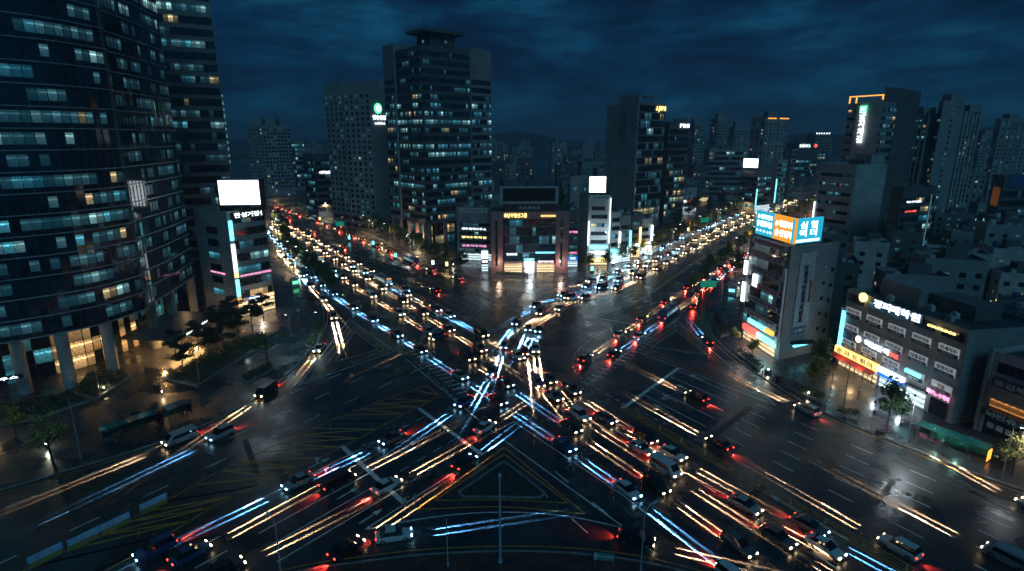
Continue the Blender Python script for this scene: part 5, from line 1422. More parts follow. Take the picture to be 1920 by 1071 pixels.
gantry(503, 690, 7.2, (7.5, 1.0), 'dark pole with long arm and grey sign board on the left plaza kerb', (0.6, 6.6, 1.5), m=DARKM, pm=mat('grey_sign_back', (.12, .13, .15), .5))
gantry(592, 545, 7.6, (-5.5, 2.5), 'blue direction sign on a pole among the left roadside trees', (1.5, 5.3, 2.2), txt=[('강변로', .6, .6, LT_W)], pm=mat('blue_sign_face', (.02, .1, .22), .4))
gantry(650, 440, 7, (-5, -2.4), 'green direction sign on the far left pavement', (1.0, 5.0, 2.2), pm=MATS['green_sign_face_emissive'])
gantry(1330, 432, 7, (-6, -1.4), 'green direction sign beside the far right road', (1.0, 6.0, 2.2), pm=MATS['green_sign_face_emissive'])
def signal(px, py, arm, label):
    v = P(px, py); t = empty('traffic_signal', V3(v), label, 'traffic light')
    MB().tube((v.x, v.y, 0), (v.x, v.y, 6.2), .12, .09, 8).build('pole', DARKM, t)
    e = Vector((v.x + arm[0], v.y + arm[1], 6.3)); MB().tube((v.x, v.y, 5.9), e, .07, .05, 8).build('arm', DARKM, t)
    a = math.atan2(arm[1], arm[0])
    h = MB().box((e.x, e.y, 6.1), (1.3, .3, .42), a).build('signal_head', DARKM, t)
    n = Vector((arm[1], -arm[0])).normalized() if arm[0] > 0 else Vector((-arm[1], arm[0])).normalized()
    for k in range(3):
        q = Vector((e.x, e.y)) + Vector(arm).normalized() * (k - 1) * .4 + n * .17
        MB().tube((q.x, q.y, 6.1), (q.x + n.x * .05, q.y + n.y * .05, 6.1), .14, n=12).build('lens', [SG_R, DARKM, DARKM][k] if px % 2 else [DARKM, DARKM, SG_G][k], t)
signal(985 - 2, 531, (0, -3.5), 'traffic light on an arm in front of the pink granite building entrance')
signal(612, 592, (4.5, .8), 'traffic light on the curved kerb of the left plaza')
signal(1325, 585, (-4.5, -.8), 'traffic light at the right hand corner kerb')
signal(1103, 522, (-1.5, -3.5), 'traffic light on the far kerb left of the white building')
# median railings
def railing(line, label, step=2.2, h=1.0, m=POLEM, name='median_railing', pc=DARKM, cap=100):
    c = line[0]; t = empty(name, V3(c), label, 'railing')
    s = 0; pts = [line[0]]
    for a, b in zip(line, line[1:]):
        s += (b - a).length
        if s >= step: pts.append(b); s = 0
    rl = MB()
    for a, b in zip(pts, pts[1:]):
        for z in (h * .35, h * .9): rl.tube((a.x, a.y, z), (b.x, b.y, z), .045, n=5, cap=False)
        for k in range(1, 4): q = lerp(a, b, k / 4); rl.tube((q.x, q.y, h * .35), (q.x, q.y, h * .9), .02, n=4, cap=False)
    rl.build('rails', m, t)
    rest = MB()
    for i, p in enumerate(pts):
        mb = MB() if i < cap else rest; mb.box((p.x, p.y, h / 2), (.14, .14, h)); mb.box((p.x, p.y, .06), (.34, .34, .12))
        if i < cap: mb.build('post', pc, t)
    if len(pts) > cap: o = rest.build('far_posts', pc, t); o['kind'] = 'stuff'
    return t
uFence = spline(pxs((878, 602), (760, 545), (640, 487), (560, 448)), 1.1)
railing(uFence, 'brown steel median railing along the upper left road', pc=mat('brown_paint', (.5, .33, .17), .5))
rFence = spline(pxs((1113, 597), (1200, 565), (1262, 522), (1312, 488), (1345, 470), (1395, 445), (1450, 412)), 1.1)
railing(rFence, 'steel median railing curving up the upper right road', pc=mat('brown_paint', (.5, .33, .17), .5))
lFence = spline([P(1165, 763)] + [P(1165, 763) + dR * k * 5 for k in range(1, 14)], 1.5)
railing(lFence, 'low rust coloured post and rail median down the lower right road', 3.6, .8, m=YELP, pc=mat('brown_paint', (.5, .33, .17), .5))
# water filled barriers carrying blue banners
for i, (px, py) in enumerate(((88, 1050), (160, 1018), (218, 990), (290, 952))):
    v = P(px, py); a = math.atan2((P(310, 940) - P(60, 1060)).y, (P(310, 940) - P(60, 1060)).x); d = Vector((math.cos(a), math.sin(a)))
    t = empty('banner_barrier', V3(v), '%s blue bannered road barrier from the lower left corner, beside the hatching' % ORD[i], 'barrier', 'bannered barriers')
    MB().box((v.x, v.y, .3), (3.3, .5, .6), a, taper=.9).build('base', mat('barrier_yellow', (.35, .24, .08), .6), t)
    A, B = v - d * 1.7, v + d * 1.7
    panel(t, A, B, .62, 1.5, mat('banner_blue', (.30, .55, .9), .6), off=.05, th=.06, name='banner', rows=[('공사중 안전운전', .5, .45, LT_W)])
    for k in (-1.75, 1.75): q = v + d * k; MB().tube((q.x, q.y, 0), (q.x, q.y, 1.6), .05, n=6).build('post', POLEM, t)
# flexible posts in the hatching and around the islands
dl = [(1036, 858), (1076, 886), (1000, 836), (1120, 912), (1150, 940), (900, 855), (860, 880), (815, 905), (540, 830), (478, 862), (350, 930), (262, 1010), (620, 802), (700, 765), (1125, 962), (790, 952), (1460, 772), (1430, 758), (1400, 745), (1210, 668), (1230, 645)]
for i, (px, py) in enumerate(dl):
    v = P(px, py); t = empty('flexible_post', V3(v), '%s nearest slim reflective post on the road markings' % ordw(sorted(range(len(dl)), key=lambda k: -dl[k][1]).index(i)), 'post', 'flexible posts on the markings')
    MB().tube((v.x, v.y, 0), (v.x, v.y, .8), .05, .04, 7).build('tube', mat('post_orange', (.45, .12, .03), .5), t); MB().tube((v.x, v.y, .5), (v.x, v.y, .62), .056, n=7).build('band', LT_W, t)
for i, (px, py, en, cc) in enumerate(((88, 842, 160, (.9, .95, .7)), (196, 735, 120, (1, .8, .5)), (305, 742, 90, (1, .75, .4)), (1515, 745, 90, (1, .8, .5)), (716, 460, 160, (1, .9, .4)), (560, 520, 120, (.8, 1, .7)), (1385, 535, 140, (.8, 1, .7)), (1200, 478, 160, (1, .9, .5)), (1440, 700, 90, (1, .85, .6)), (850, 500, 120, (1, .9, .6)))):  # all but the first added to light trees and planting
    v = P(px, py); t = empty('garden_light', V3(v), '%s low garden light glowing beside the planting, counted by build order across the pavements' % ORD[i], 'garden light')
    t['label'] = 'low glowing garden light ' + ['under the sparse yellow tree at lower left', 'added at the hedge before the tower lobby', 'added at the tip of the pine bed', 'added under the tree by the chicken shop', 'added under the yellow trees left of the office tower', 'added under the trees by the white kiosk', 'added under the big tree behind the green sign', 'added under the trees right of the white building', 'added on the pavement below the billboard building', 'added left of the pink building at the kerb'][i]
    MB().tube((v.x, v.y, .1), (v.x, v.y, .9), .07, .06, 8).build('post', DARKM, t); MB().tube((v.x, v.y, .9), (v.x, v.y, 1.15), .13, .1, 10).build('globe', emis('globe_light', (1, .9, .7), 9), t)
    lamp('POINT', 'globe_glow', (v.x, v.y, 1.35), en, cc, t, .15)
# bus shelters
def shelter(a, b, depth, label, lit, col):
    A, B = P(*a), P(*b); d = (B - A).normalized(); n = Vector((-d.y, d.x)) if lit else Vector((-d.y, d.x)); ln = (B - A).length
    t = empty('bus_shelter', V3(lerp(A, B, .5)), label, 'bus shelter')
    z0 = .14; rz = math.atan2(d.y, d.x)
    for k in range(5):
        for m_ in (0, depth):
            q = lerp(A, B, k / 4) + n * m_; MB().box((q.x, q.y, z0 + 1.25), (.1, .1, 2.5), rz).build('post', MULL, t)
    ROOFG2 = mat('shelter_glass', col, .1, var=.3)
    for k in range(4):
        q = lerp(A, B, (k + .5) / 4) + n * depth / 2; MB().box((q.x, q.y, 2.7), (ln / 4 - .12, depth + .4, .06), rz).build('roof_panel', ROOFG2, t)
        q = lerp(A, B, (k + .5) / 4) + n * depth; MB().box((q.x, q.y, 1.5), (ln / 4 - .2, .04, 1.8), rz).build('glass_pane', ROOFG2, t)
    fr = MB()
    for m_ in (-.2, depth + .2): q0, q1 = A + n * m_, B + n * m_; fr.tube((q0.x, q0.y, 2.74), (q1.x, q1.y, 2.74), .07, n=6)
    fr.build('roof_frame', MULL, t)
    q = lerp(A, B, .5) + n * depth * .7; MB().box((q.x, q.y, .6), (ln * .6, .45, .08), rz).box((q.x - d.x * ln * .25, q.y - d.y * ln * .25, .36), (.1, .35, .42), rz).box((q.x + d.x * ln * .25, q.y + d.y * ln * .25, .36), (.1, .35, .42), rz).build('bench', MULL, t)
    q = B + n * depth * .5; MB().box((q.x, q.y, 1.4), (.15, depth * .8, 1.7), rz).build('advert_panel', SG_O if lit else DARKM, t)
    if lit:
        for k in (.3, .6):
            q = lerp(A, B, k) + n * depth * .5; lamp('POINT', 'shelter_light', (q.x, q.y, 2.3), 60, (.5, 1, .8), t, .2)
            MB().box((q.x, q.y, 2.6), (1.4, .15, .06), rz).build('tube_light', SG_G, t)
    return t
shelter((1712, 822), (1846, 872), 2.2, 'green lit glass bus shelter on the right hand pavement', True, (.02, .16, .13))
shelter((205, 832), (300, 800), 2.0, 'grey bus shelter roofed with dark panels on the left pavement', False, (.12, .13, .14))
shelter((318, 795), (362, 778), 2.0, 'short glass shelter right of the red kiosk on the left pavement', False, (.04, .12, .13))
def kiosk(px, py, sz, label, m, name='kiosk', cat='kiosk', sg=None, rz=.7):
    v = P(px, py); t = empty(name, V3(v), label, cat)
    MB().box((v.x, v.y, .14 + sz[2] / 2), sz, rz, taper=.96).build('body', m, t); MB().box((v.x, v.y, .14 + sz[2] + .08), (sz[0] + .25, sz[1] + .25, .16), rz).build('roof', PN_W if m is not PN_R else m, t)
    c, s = math.cos(rz), math.sin(rz)
    MB().box((v.x + s * (sz[1] / 2 + .02), v.y - c * (sz[1] / 2 + .02), .14 + sz[2] * .6), (sz[0] * .75, .06, sz[2] * .4), rz).build('window', sg or GLASS, t)
kiosk(302, 792, (.9, .8, 2.2), 'red vending kiosk between the two left hand shelters', PN_R, 'vending_kiosk')
kiosk(203, 826, (1.6, 1.2, 2.2), 'small green kiosk at the left end of the grey shelter', mat('kiosk_green', (.03, .12, .09), .5))
kiosk(553, 537, (2.6, 2.0, 2.5), 'white ticket kiosk on the pavement under the left roadside trees', PN_W, sg=SG_G)
kiosk(1372, 552, (2.4, 1.8, 2.4), 'white booth on the pavement behind the right corner', PN_W, sg=SG_T, rz=-.5)
# people and small things on the pavements
kerb_props = [(690, 470), (742, 492)]
def box_thing(name, cat, label, px, py, sz, m, rz=0.0):
    v = P(px, py); t = empty(name, V3(v), label, cat)
    MB().box((v.x, v.y, .14 + sz[2] / 2), sz, rz, taper=.93).build('body', m, t); MB().box((v.x, v.y, .14 + sz[2] + .03), (sz[0] * 1.05, sz[1] * 1.05, .06), rz).build('lid', DARKM, t)
for i, (px, py) in enumerate(((222, 790), (252, 778), (290, 762), (1650, 815), (1440, 700), (1460, 712), (570, 620), (1210, 505), (820, 503))):
    box_thing('planter_box', 'planter', '%s dark planter box counting left to right along the kerbs' % ordw(sorted((222, 252, 290, 1650, 1440, 1460, 570, 1210, 820)).index(px)), px, py, (1.1, 1.1, .7), DARKM if i % 2 else CONCD, i * .4)
# notice board at the bottom right
v = P(1132, 1062); t = empty('notice_board', V3(v), 'blue and white notice board on two posts at the bottom edge', 'sign')
for k in (-1.1, 1.1): MB().tube((v.x + k, v.y - k * .15, 0), (v.x + k, v.y - k * .15, 1.9), .05, n=6).build('post', POLEM, t)
panel(t, v + Vector((-1.2, .18)), v + Vector((1.2, -.18)), .9, 1.9, mat('board_teal', (.06, .22, .27), .5), off=.06, th=.06, name='board', rows=[('버스 노선안내', .6, .3, LT_W)]); panel(t, v + Vector((-1.2, .18)), v + Vector((-.85, .13)), .92, 1.88, PN_W, off=.09, th=.03, name='board_edge')

LBX = [(655, 452, SG_T), (742, 486, SG_T), (812, 500, SG_W), (838, 503, SG_Y), (700, 462, SG_T), (600, 415, SG_Y), (1110, 512, SG_T), (1150, 498, SG_W), (1205, 478, SG_T), (1290, 436, SG_Y), (1350, 404, SG_T), (640, 430, SG_R), (780, 492, SG_Y)]
for i, (px, py, m) in enumerate(sorted(LBX, key=lambda q: q[0])):
    v = P(px, py); t = empty('advert_light_box', V3(v), '%s glowing light box from the left along the far pavements' % ORD[i], 'light box')
    MB().box((v.x, v.y, .55), (1.3, .5, .85), 0).build('plinth', DARKM, t); MB().box((v.x, v.y, 1.8), (1.0, .3, 1.6), 0).build('lit_panel', m, t)
# bollards, manholes and road repairs
def along(line, d, step, cond):
    ln = offs(line, d); s = 0; out = []
    for p, q in zip(ln, ln[1:]):
        s += (q - p).length
        if s >= step:
            s = 0
            if cond(*proj((p.x, p.y, 0)), p): out.append(p)
    return out
for nm, pts in (('left plaza kerb', along(kL, 1.3, 3.2, lambda x, y, p: 330 < x < 620 and p.y < 175)), ('right hand kerb', along(kR, -1.3, 3.4, lambda x, y, p: 1320 < x < 1860 and p.y < 165)), ('kerb before the pink building', along(kT, -1.3, 3.6, lambda x, y, p: 860 < x < 1130))):
    for i, p in enumerate(pts):
        t = empty('bollard', V3(p), '%s stone bollard along the %s, from the far end' % (ordw(i), nm), 'bollard', 'bollards along the ' + nm)
        MB().tube((p.x, p.y, .14), (p.x, p.y, .85), .12, .1, 9).build('shaft', KERB, t); MB().tube((p.x, p.y, .85), (p.x, p.y, .93), .12, .07, 9).build('cap', DARKM, t)
MANH = mat('cast_iron', (.05, .05, .05), .35, metal=.7, bump=.5, bs=20); mh = []
for i in range(26):
    px, py = rnd.uniform(60, 1860), rnd.uniform(600, 1050); p = P(px, py)
    if not (inside(p, polyL) or inside(p, polyT) or inside(p, polyR)) and clear_of_road(p, 2): mh.append(p)
mh.sort(key=lambda p: p.x / p.y)
for i, p in enumerate(mh):
    tag(MB().tube((p.x, p.y, .001), (p.x, p.y, .012), .38, n=16).build('manhole_cover', MANH), '%s round manhole cover in the road from the left' % ordw(i), 'manhole cover', 'manhole covers in the road')
PATCH = mat('asphalt_repair', (.027, .027, .029), .55, var=.4, vs=.8, bump=.3, bs=9)
rp_ = MB()
for i in range(44):
    p = P(rnd.uniform(0, 1900), rnd.uniform(560, 1060))
    if inside(p, polyL) or inside(p, polyT) or inside(p, polyR) or not clear_of_road(p, 3): continue
    a = R(rnd.choice([-58, -60, 42, 45])) ; l_, w2 = rnd.uniform(9, 22), rnd.uniform(.7, 1.3); d = Vector((math.cos(a), math.sin(a))) * l_ / 2; n = Vector((-d.y, d.x)).normalized() * w2 / 2
    z = .002 + .00005 * i
    rp_.poly([V3(p - d - n, z), V3(p + d - n, z), V3(p + d + n, z), V3(p - d + n, z)])
tag(rp_.build('road_repairs', PATCH), kind='structure')
# people
FIG = []
def person(px, py, facing, label, top, legs, sc=1.0, reach=0, z=.14, at=None):
    v = at or P(px, py); t = empty('person', (v.x, v.y, z), label, 'person', rz=facing)
    J = [(0, 0, .93), (0, 0, 1.2), (0, 0, 1.42), (0, .0, 1.52), (.02, 0, 1.66),                       # spine, neck, head
         (.02, .1, .88), (.12, .11, .5), (.0, .11, .06), (.16, .11, .03), (-.02, -.1, .88), (.03, -.11, .5), (-.14, -.11, .08), (.02, -.11, .03),
         (0, .2, 1.38), (.02, .25, 1.1), (.12 + reach * .2, .24, .86 + reach * .2), (0, -.2, 1.38), (-.04, -.25, 1.1), (.04, -.26, .85)]
    E_ = [(0, 1), (1, 2), (2, 3), (3, 4), (0, 5), (5, 6), (6, 7), (7, 8), (0, 9), (9, 10), (10, 11), (11, 12), (2, 13), (13, 14), (14, 15), (2, 16), (16, 17), (17, 18)]
    rad = [.15, .14, .15, .06, .11, .1, .07, .05, .045, .1, .07, .05, .045, .075, .055, .04, .075, .055, .04]
    me = bpy.data.meshes.new('body'); me.from_pydata(J, E_, [])
    o = bpy.data.objects.new('body', me); TS.collection.objects.link(o)
    sk = o.modifiers.new('skin', 'SKIN'); sv = me.skin_vertices[0].data
    for i, r in enumerate(rad): sv[i].radius = (r, r)
    sv[0].use_root = True
    o.modifiers.new('sub', 'SUBSURF').levels = 1
    HR = mat('hair', (.02, .015, .012), .6)
    FIG.append((o, t, top, legs))
    h = MB().tube((0, 0, 1.66), (-.02, 0, 1.79), .125, .07, 10).build('hair', HR, t, local=True)
    t.scale = (sc,) * 3
    return t
def grow_figures():
    dg = bench_graph(); SK = mat('skin', (.38, .24, .17), .6)
    for (o, t, top, legs) in FIG:
        m2 = bpy.data.meshes.new_from_object(o.evaluated_get(dg)); bpy.data.objects.remove(o)
        m2.materials.clear()
        for m in (top, legs, SK): m2.materials.append(m)
        for f in m2.polygons:
            c = f.center; f.material_index = 2 if c.z > 1.47 or (c.z < .9 and abs(c.y) > .2) else (1 if c.z < .92 else 0); f.use_smooth = True
        b = bpy.data.objects.new('body', m2); COL.objects.link(b); b.parent = t
CL = [mat('coat_black', (.02, .02, .025), .8), mat('coat_white', (.5, .5, .5), .8), mat('coat_red', (.3, .03, .03), .8), mat('coat_teal', (.03, .2, .2), .8), mat('jeans', (.03, .05, .1), .8)]
pp = [(1448, 668, 2, 0, 'person in a red coat walking past the billboard building shops'), (1470, 690, 3, 0, 'person in a teal coat on the pavement below the billboard building'), (1610, 742, 1, 1, 'person in a pale coat at the chicken shop front'), (1690, 785, 0, 2, 'person in a black coat by the convenience store'),
      (560, 590, 1, 3, 'person in a pale coat on the left plaza by the kerb'), (300, 712, 0, 1, 'person in a black coat on the lit plaza before the tower'), (275, 700, 2, 2, 'person in a red coat near the tower entrance'), (760, 950, 1, 0, 'person in a pale top standing on the white line beside the bottom island'), (778, 944, 3, 1, 'person in teal crouched height at the yellow corner of the bottom island')]
for i, (px, py) in enumerate(((1432, 640), (1490, 700), (1560, 716), (1640, 765), (1740, 822), (1800, 848), (1765, 838), (530, 560), (545, 600), (520, 640), (610, 425), (690, 458), (905, 519), (1020, 522), (1045, 521), (1120, 512), (1145, 506))):
    pp.append((px, py, [0, 3, 1, 2][i % 4], i, '%s person in a %s coat counting along the shop pavements' % (ORD[i], ['black', 'teal', 'pale', 'red'][i % 4])))
for px, py, c, f, lb in pp: person(px, py, f * 1.6, lb, CL[c], CL[4] if c != 0 else CL[0], z=0 if py > 900 else .14)
# ---------------------------------------------------------------- vehicles (at rest, lamps lit)
HLW = emis('headlamp_warm', (1.0, .72, .38), 22); HLC = emis('headlamp_cool', (.30, .70, 1.0), 20)
TLR = emis('tail_lamp', (1.0, .05, .03), 5)
TYRE = mat('tyre', (.02, .02, .02), .8); RIM = mat('wheel_rim', (.35, .36, .38), .35, metal=.8)
CGL = mat('car_glass', (.01, .013, .016), .05, spec=.8)
PAINT = {}
for nm, c in (('white', (.55, .56, .56)), ('silver', (.30, .31, .32)), ('black', (.012, .012, .014)), ('grey', (.09, .095, .10)), ('blue', (.02, .06, .16)), ('orange', (.42, .14, .02)), ('red', (.25, .02, .02))):
    PAINT[nm] = mat('car_paint_' + nm, c, .3, var=.05, coat=.7, vs=.5)
def loft(mb, st, m=0):
    """st: list of (x, halfwidth_low, halfwidth_top, zlow, ztop)"""
    secs = []
    for (x, wl_, wt, z0, z1) in st:
        zm = z0 + (z1 - z0) * .55
        secs.append([(x, -wl_ * .95, z0), (x, -wl_, zm), (x, -wt, z1 - .04), (x, -wt * .9, z1), (x, wt * .9, z1), (x, wt, z1 - .04), (x, wl_, zm), (x, wl_ * .95, z0)])
    n = len(secs[0])
    for a, b in zip(secs, secs[1:]):
        for i in range(n):
            j = (i + 1) % n; mb.poly([a[i], b[i], b[j], a[j]], m)
    mb.poly(secs[0], m); mb.poly(secs[-1][::-1], m)
    return mb
def wheels(t, ln, wd, r, axles):
    for x in axles:
        for s in (-1, 1):
            w_ = MB().tube((x, s * (wd - .24), r), (x, s * (wd + .01), r), r, n=14).build('wheel', TYRE, t, local=True)
            MB().tube((x, s * (wd + .012), r), (x, s * (wd + .03), r), r * .6, n=10).build('rim', RIM, w_, local=True)
def lamps(t, xf, xr, wd, zf, zr, cool, hl=.16):
    for s in (-1, 1):
        MB().box((xf, s * wd * .74, zf), (.12, .36, hl), 0, taper=.9).build('headlight', HLC if cool else HLW, t, local=True)
        MB().box((xr, s * wd * .78, zr), (.10, .30, .16), 0, taper=.9).build('taillight', TLR, t, local=True)
def beams(t, xf, z, cool, e=1.0, rear=None, half=.62):
    """each headlamp throws its own long narrow patch on the road, shaped to fade slower than a real lamp"""
    key = 'cool' if cool else 'warm'
    def falloff(ld, pw):
        ld.use_nodes = True; nt = ld.node_tree; em = nt.nodes['Emission']; lf = nt.nodes.new('ShaderNodeLightFalloff'); lf.inputs['Strength'].default_value = pw; lf.inputs['Smooth'].default_value = 0
        nt.links.new(lf.outputs['Linear'], em.inputs['Strength'])  # linear falloff shapes each beam into a long even streak
    if key not in BL:
        ld = bpy.data.lights.new('beam_' + key, 'SPOT'); ld.energy = BEAM; ld.color = (.14, .50, 1.0) if cool else (1.0, .62, .32); ld.spot_size = R(15); ld.spot_blend = 1.0; ld.shadow_soft_size = .1; falloff(ld, 1.0); BL[key] = ld
    if 'tail' not in BL:
        lr = bpy.data.lights.new('tail_glow', 'SPOT'); lr.energy = 1300; lr.color = (1, .05, .03); lr.spot_size = R(70); lr.spot_blend = .8; lr.shadow_soft_size = .1; BL['tail'] = lr
    for s in (-1, 1):
        o = bpy.data.objects.new('headlight_beam', BL[key]); COL.objects.link(o); o.parent = t; o.location = (xf + .15, s * half, z + .05); o.rotation_euler = (0, -R(90 - 8.3), 0); o.scale = (1, .26, 1)
    o = bpy.data.objects.new('taillight_glow', BL['tail']); COL.objects.link(o); o.parent = t; o.location = (rear - .12, 0, .8); o.rotation_euler = (0, R(90 - 32), 0)
BL = {}; BEAM = 105000
CARS = {}
def make_car(kind, colour, cool):
    t = empty({'sedan': 'sedan_car', 'suv': 'estate_car', 'van': 'delivery_van', 'bus': 'city_bus', 'truck': 'box_truck', 'taxi': 'taxi'}[kind], (0, 0, 0), 'x', {'sedan': 'car', 'suv': 'car', 'van': 'van', 'bus': 'bus', 'truck': 'truck', 'taxi': 'taxi'}[kind])
    pm = PAINT[colour]
    if kind in ('sedan', 'taxi', 'suv'):
        suv = kind == 'suv'; W_ = .92; zb = .95 if suv else .86; zr = 1.66 if suv else 1.43
        mb = MB(); loft(mb, [(-2.28, .74, .70, .32, zb - .06), (-2.1, .88, .84, .24, zb + .04), (-1.2, W_, .88, .2, zb + .07), (.6, W_, .88, .2, zb + .04), (1.5, W_, .86, .2, zb - .06), (2.1, .86, .78, .24, zb - .16), (2.3, .72, .62, .32, zb - .26)])
        x0, x1, x2, x3 = (-2.1, -1.85, .35, 1.15) if suv else (-1.75, -1.0, .25, 1.1)
        mb.poly([(x1, -.62, zr + .01), (x2, -.62, zr + .01), (x2, .62, zr + .01), (x1, .62, zr + .01)]); 
        mb.build('body', pm, t, local=True)
        g = MB(); zl = zb + .03
        lo = [(x0, -.80, zl), (x3, -.80, zl), (x3, .80, zl), (x0, .80, zl)]; hi = [(x1, -.64, zr), (x2, -.64, zr), (x2, .64, zr), (x1, .64, zr)]
        for i in range(4): g.poly([lo[i], lo[(i + 1) % 4], hi[(i + 1) % 4], hi[i]])
        g.poly(hi); g.build('windows', CGL, t, local=True)
        if kind == 'taxi': MB().box((-.2, 0, zr + .12), (.2, .6, .2)).build('roof_sign', SG_Y, t, local=True)
        wheels(t, 4.5, .9, .33, (-1.4, 1.4)); lamps(t, 2.26, -2.26, .86, .62, .78, cool)
        for s in (-1, 1): MB().box((.75, s * 1.0, .98), (.16, .16, .12)).build('wing_mirror', pm, t, local=True)
        beams(t, 2.3, .62, cool, 1, -2.3); L_ = 4.6
    elif kind == 'van' or kind == 'truck':
        tr = kind == 'truck'; mb = MB(); L_ = 5.2 if not tr else 7.4; h = L_ / 2
        if tr:
            loft(mb, [(h - 1.9, 1.0, .95, .45, 2.3), (h - .5, 1.02, .95, .45, 2.3), (h - .05, 1.0, .92, .45, 1.5), (h, .95, .9, .45, 1.3)]); mb.build('cab', pm, t, local=True)
            MB().box((-.95, 0, 1.95), (L_ - 2.1, 2.15, 2.5), m=0).build('cargo_box', PAINT['white'], t, local=True)
            MB().box((-.9, 0, .6), (L_ - 2.2, 1.0, .2)).build('chassis', DARKM, t, local=True)
            MB().box((h - .35, 0, 1.75), (.5, 1.75, .6), 0, taper=.85).build('windows', CGL, t, local=True)
        else:
            loft(mb, [(-h, .9, .82, .3, 1.9), (-h + .15, .96, .86, .25, 1.98), (.8, .97, .86, .25, 1.98), (1.5, .97, .84, .25, 1.5 + .4), (2.2, .95, .8, .25, 1.15), (h, .85, .75, .3, .8)]); mb.build('body', pm, t, local=True)
            g = MB()
            for s in (-1, 1): g.poly([(-h + .5, s * .968, 1.15), (1.7, s * .98, 1.15), (1.3, s * .93, 1.7), (-h + .5, s * .925, 1.7)][::s])
            g.poly([(2.22, -.74, 1.17), (2.22, .74, 1.17), (1.52, .72, 1.93), (1.52, -.72, 1.93)]); g.build('windows', CGL, t, local=True)
        wheels(t, L_, .95, .36, (-h + 1.1, h - 1.1)); lamps(t, h, -h - .02, .95, .72, .9, cool); beams(t, h, .72, cool, 1, -h)
    else:
        L_ = 10.8; h = L_ / 2; mb = MB()
        loft(mb, [(-h, 1.15, 1.1, .4, 2.95), (-h + .2, 1.24, 1.15, .32, 3.1), (h - .3, 1.24, 1.15, .32, 3.1), (h, 1.18, 1.05, .4, 2.9)]); mb.build('body', pm, t, local=True)
        for s in (-1, 1):
            g = MB()
            for k in range(8):
                x0 = -h + .6 + k * 1.22; q = [(x0, s * 1.262, 1.25), (x0 + 1.1, s * 1.262, 1.25), (x0 + 1.1, s * 1.225, 2.45), (x0, s * 1.225, 2.45)]; g.poly(q if s < 0 else q[::-1])
            g.build('side_windows', BUSW, t, local=True)
        MB().poly([(h + .02, -1.05, 1.1), (h + .02, 1.05, 1.1), (h - .0, 1.0, 2.6), (h - .0, -1.0, 2.6)]).build('windscreen', BUSW, t, local=True)
        MB().box((-1.5, 0, 3.22), (2.6, 1.5, .24), 0, taper=.9).build('roof_unit', WHITEB, t, local=True); MB().box((2.5, 0, 3.16), (.9, .9, .12), 0, taper=.9).build('roof_hatch', WHITEB, t, local=True)
        MB().box((h - .02, 0, 2.78), (.1, 1.6, .26)).build('route_display', SG_O, t, local=True)
        wheels(t, L_, 1.22, .48, (-h + 2.4, h - 2.3)); lamps(t, h + .02, -h - .02, 1.15, .75, 1.0, cool); beams(t, h, .8, cool, 1, -h)
    register(t); t['_len'] = L_
    return t
BUSW = emis('bus_interior_light', (.55, .9, 1.0), .55, room=True)
placed = []
nveh = [0]
def can(p, d, hl):
    circ = [p + d * (hl - .9) * k for k in (-1, -.5, 0, .5, 1)]
    for c in circ:
        for q in placed:
            if (c - q).length < 2.15: return None
    return circ
crnd = random.Random(21)
PALETTE = ['white', 'silver', 'black', 'grey', 'black', 'grey', 'silver', 'blue', 'white', 'black', 'red']
def stream(px, where, cool=.2, gap=(4.5, 9), lane=0.0, near=0, far=470, kinds='ssssssssuuuuuvvb', reverse=False, cap=60, weight=1):
    ln = spline([P(*p) for p in px], .5)
    if lane: ln = offs(ln, lane)
    i = 0; s = crnd.uniform(0, 6); k = 0; acc = 0
    nxt = s
    for j in range(len(ln) - 1):
        acc += (ln[j + 1] - ln[j]).length
        if acc < nxt: continue
        kd = {'s': 'sedan', 'u': 'suv', 'v': 'van', 'b': 'bus', 't': 'truck', 'x': 'taxi'}[crnd.choice(kinds)]
        p = ln[j]; D = p.y
        if kd == 'bus' and (D < 150 or crnd.random() < .5): kd = 'sedan'
        if D > far or D < near or k >= cap: nxt = acc + 5; continue
        L_ = {'sedan': 4.6, 'suv': 4.6, 'van': 5.2, 'bus': 10.8, 'truck': 7.4, 'taxi': 4.6}[kd]
        a, b = ln[max(0, j - 3)], ln[min(len(ln) - 1, j + 3)]; d = (b - a).normalized()
        circ = can(p, d, L_ / 2)
        if circ is None: nxt = acc + 2.0; continue
        if not all(-60 < proj((q.x, q.y, 1))[0] < 1980 and proj((q.x, q.y, 1))[1] < 1120 for q in circ[2:3]): nxt = acc + 3; continue
        placed.extend(circ)
        c = crnd.random() < cool
        col = 'orange' if kd == 'taxi' else ('blue' if kd == 'bus' and crnd.random() < .5 else ('white' if kd in ('bus', 'truck') else crnd.choice(PALETTE)))
        key = (kd, col, c)
        if key not in CARS: o = CARS[key] = make_car(*key)
        else: o = copy_tree(CARS[key])
        o.location = (p.x, p.y, .004); o.rotation_euler.z = math.atan2(d.y, d.x)
        kn = {'sedan': 'saloon car', 'suv': 'estate car', 'van': 'van', 'bus': 'bus', 'truck': 'box truck', 'taxi': 'taxi'}[kd]
        tag(o, '%s %s, %s %s' % (col, kn, ordw(k), where), None, 'vehicles on the roads')
        k += 1; nveh[0] += 1
        g = crnd.uniform(*gap) * (1.9 if D < 175 else 1.9 - min(.7, (D - 175) / 60))  + max(0, D - 240) / 30
        nxt = acc + L_ + g + 1.0
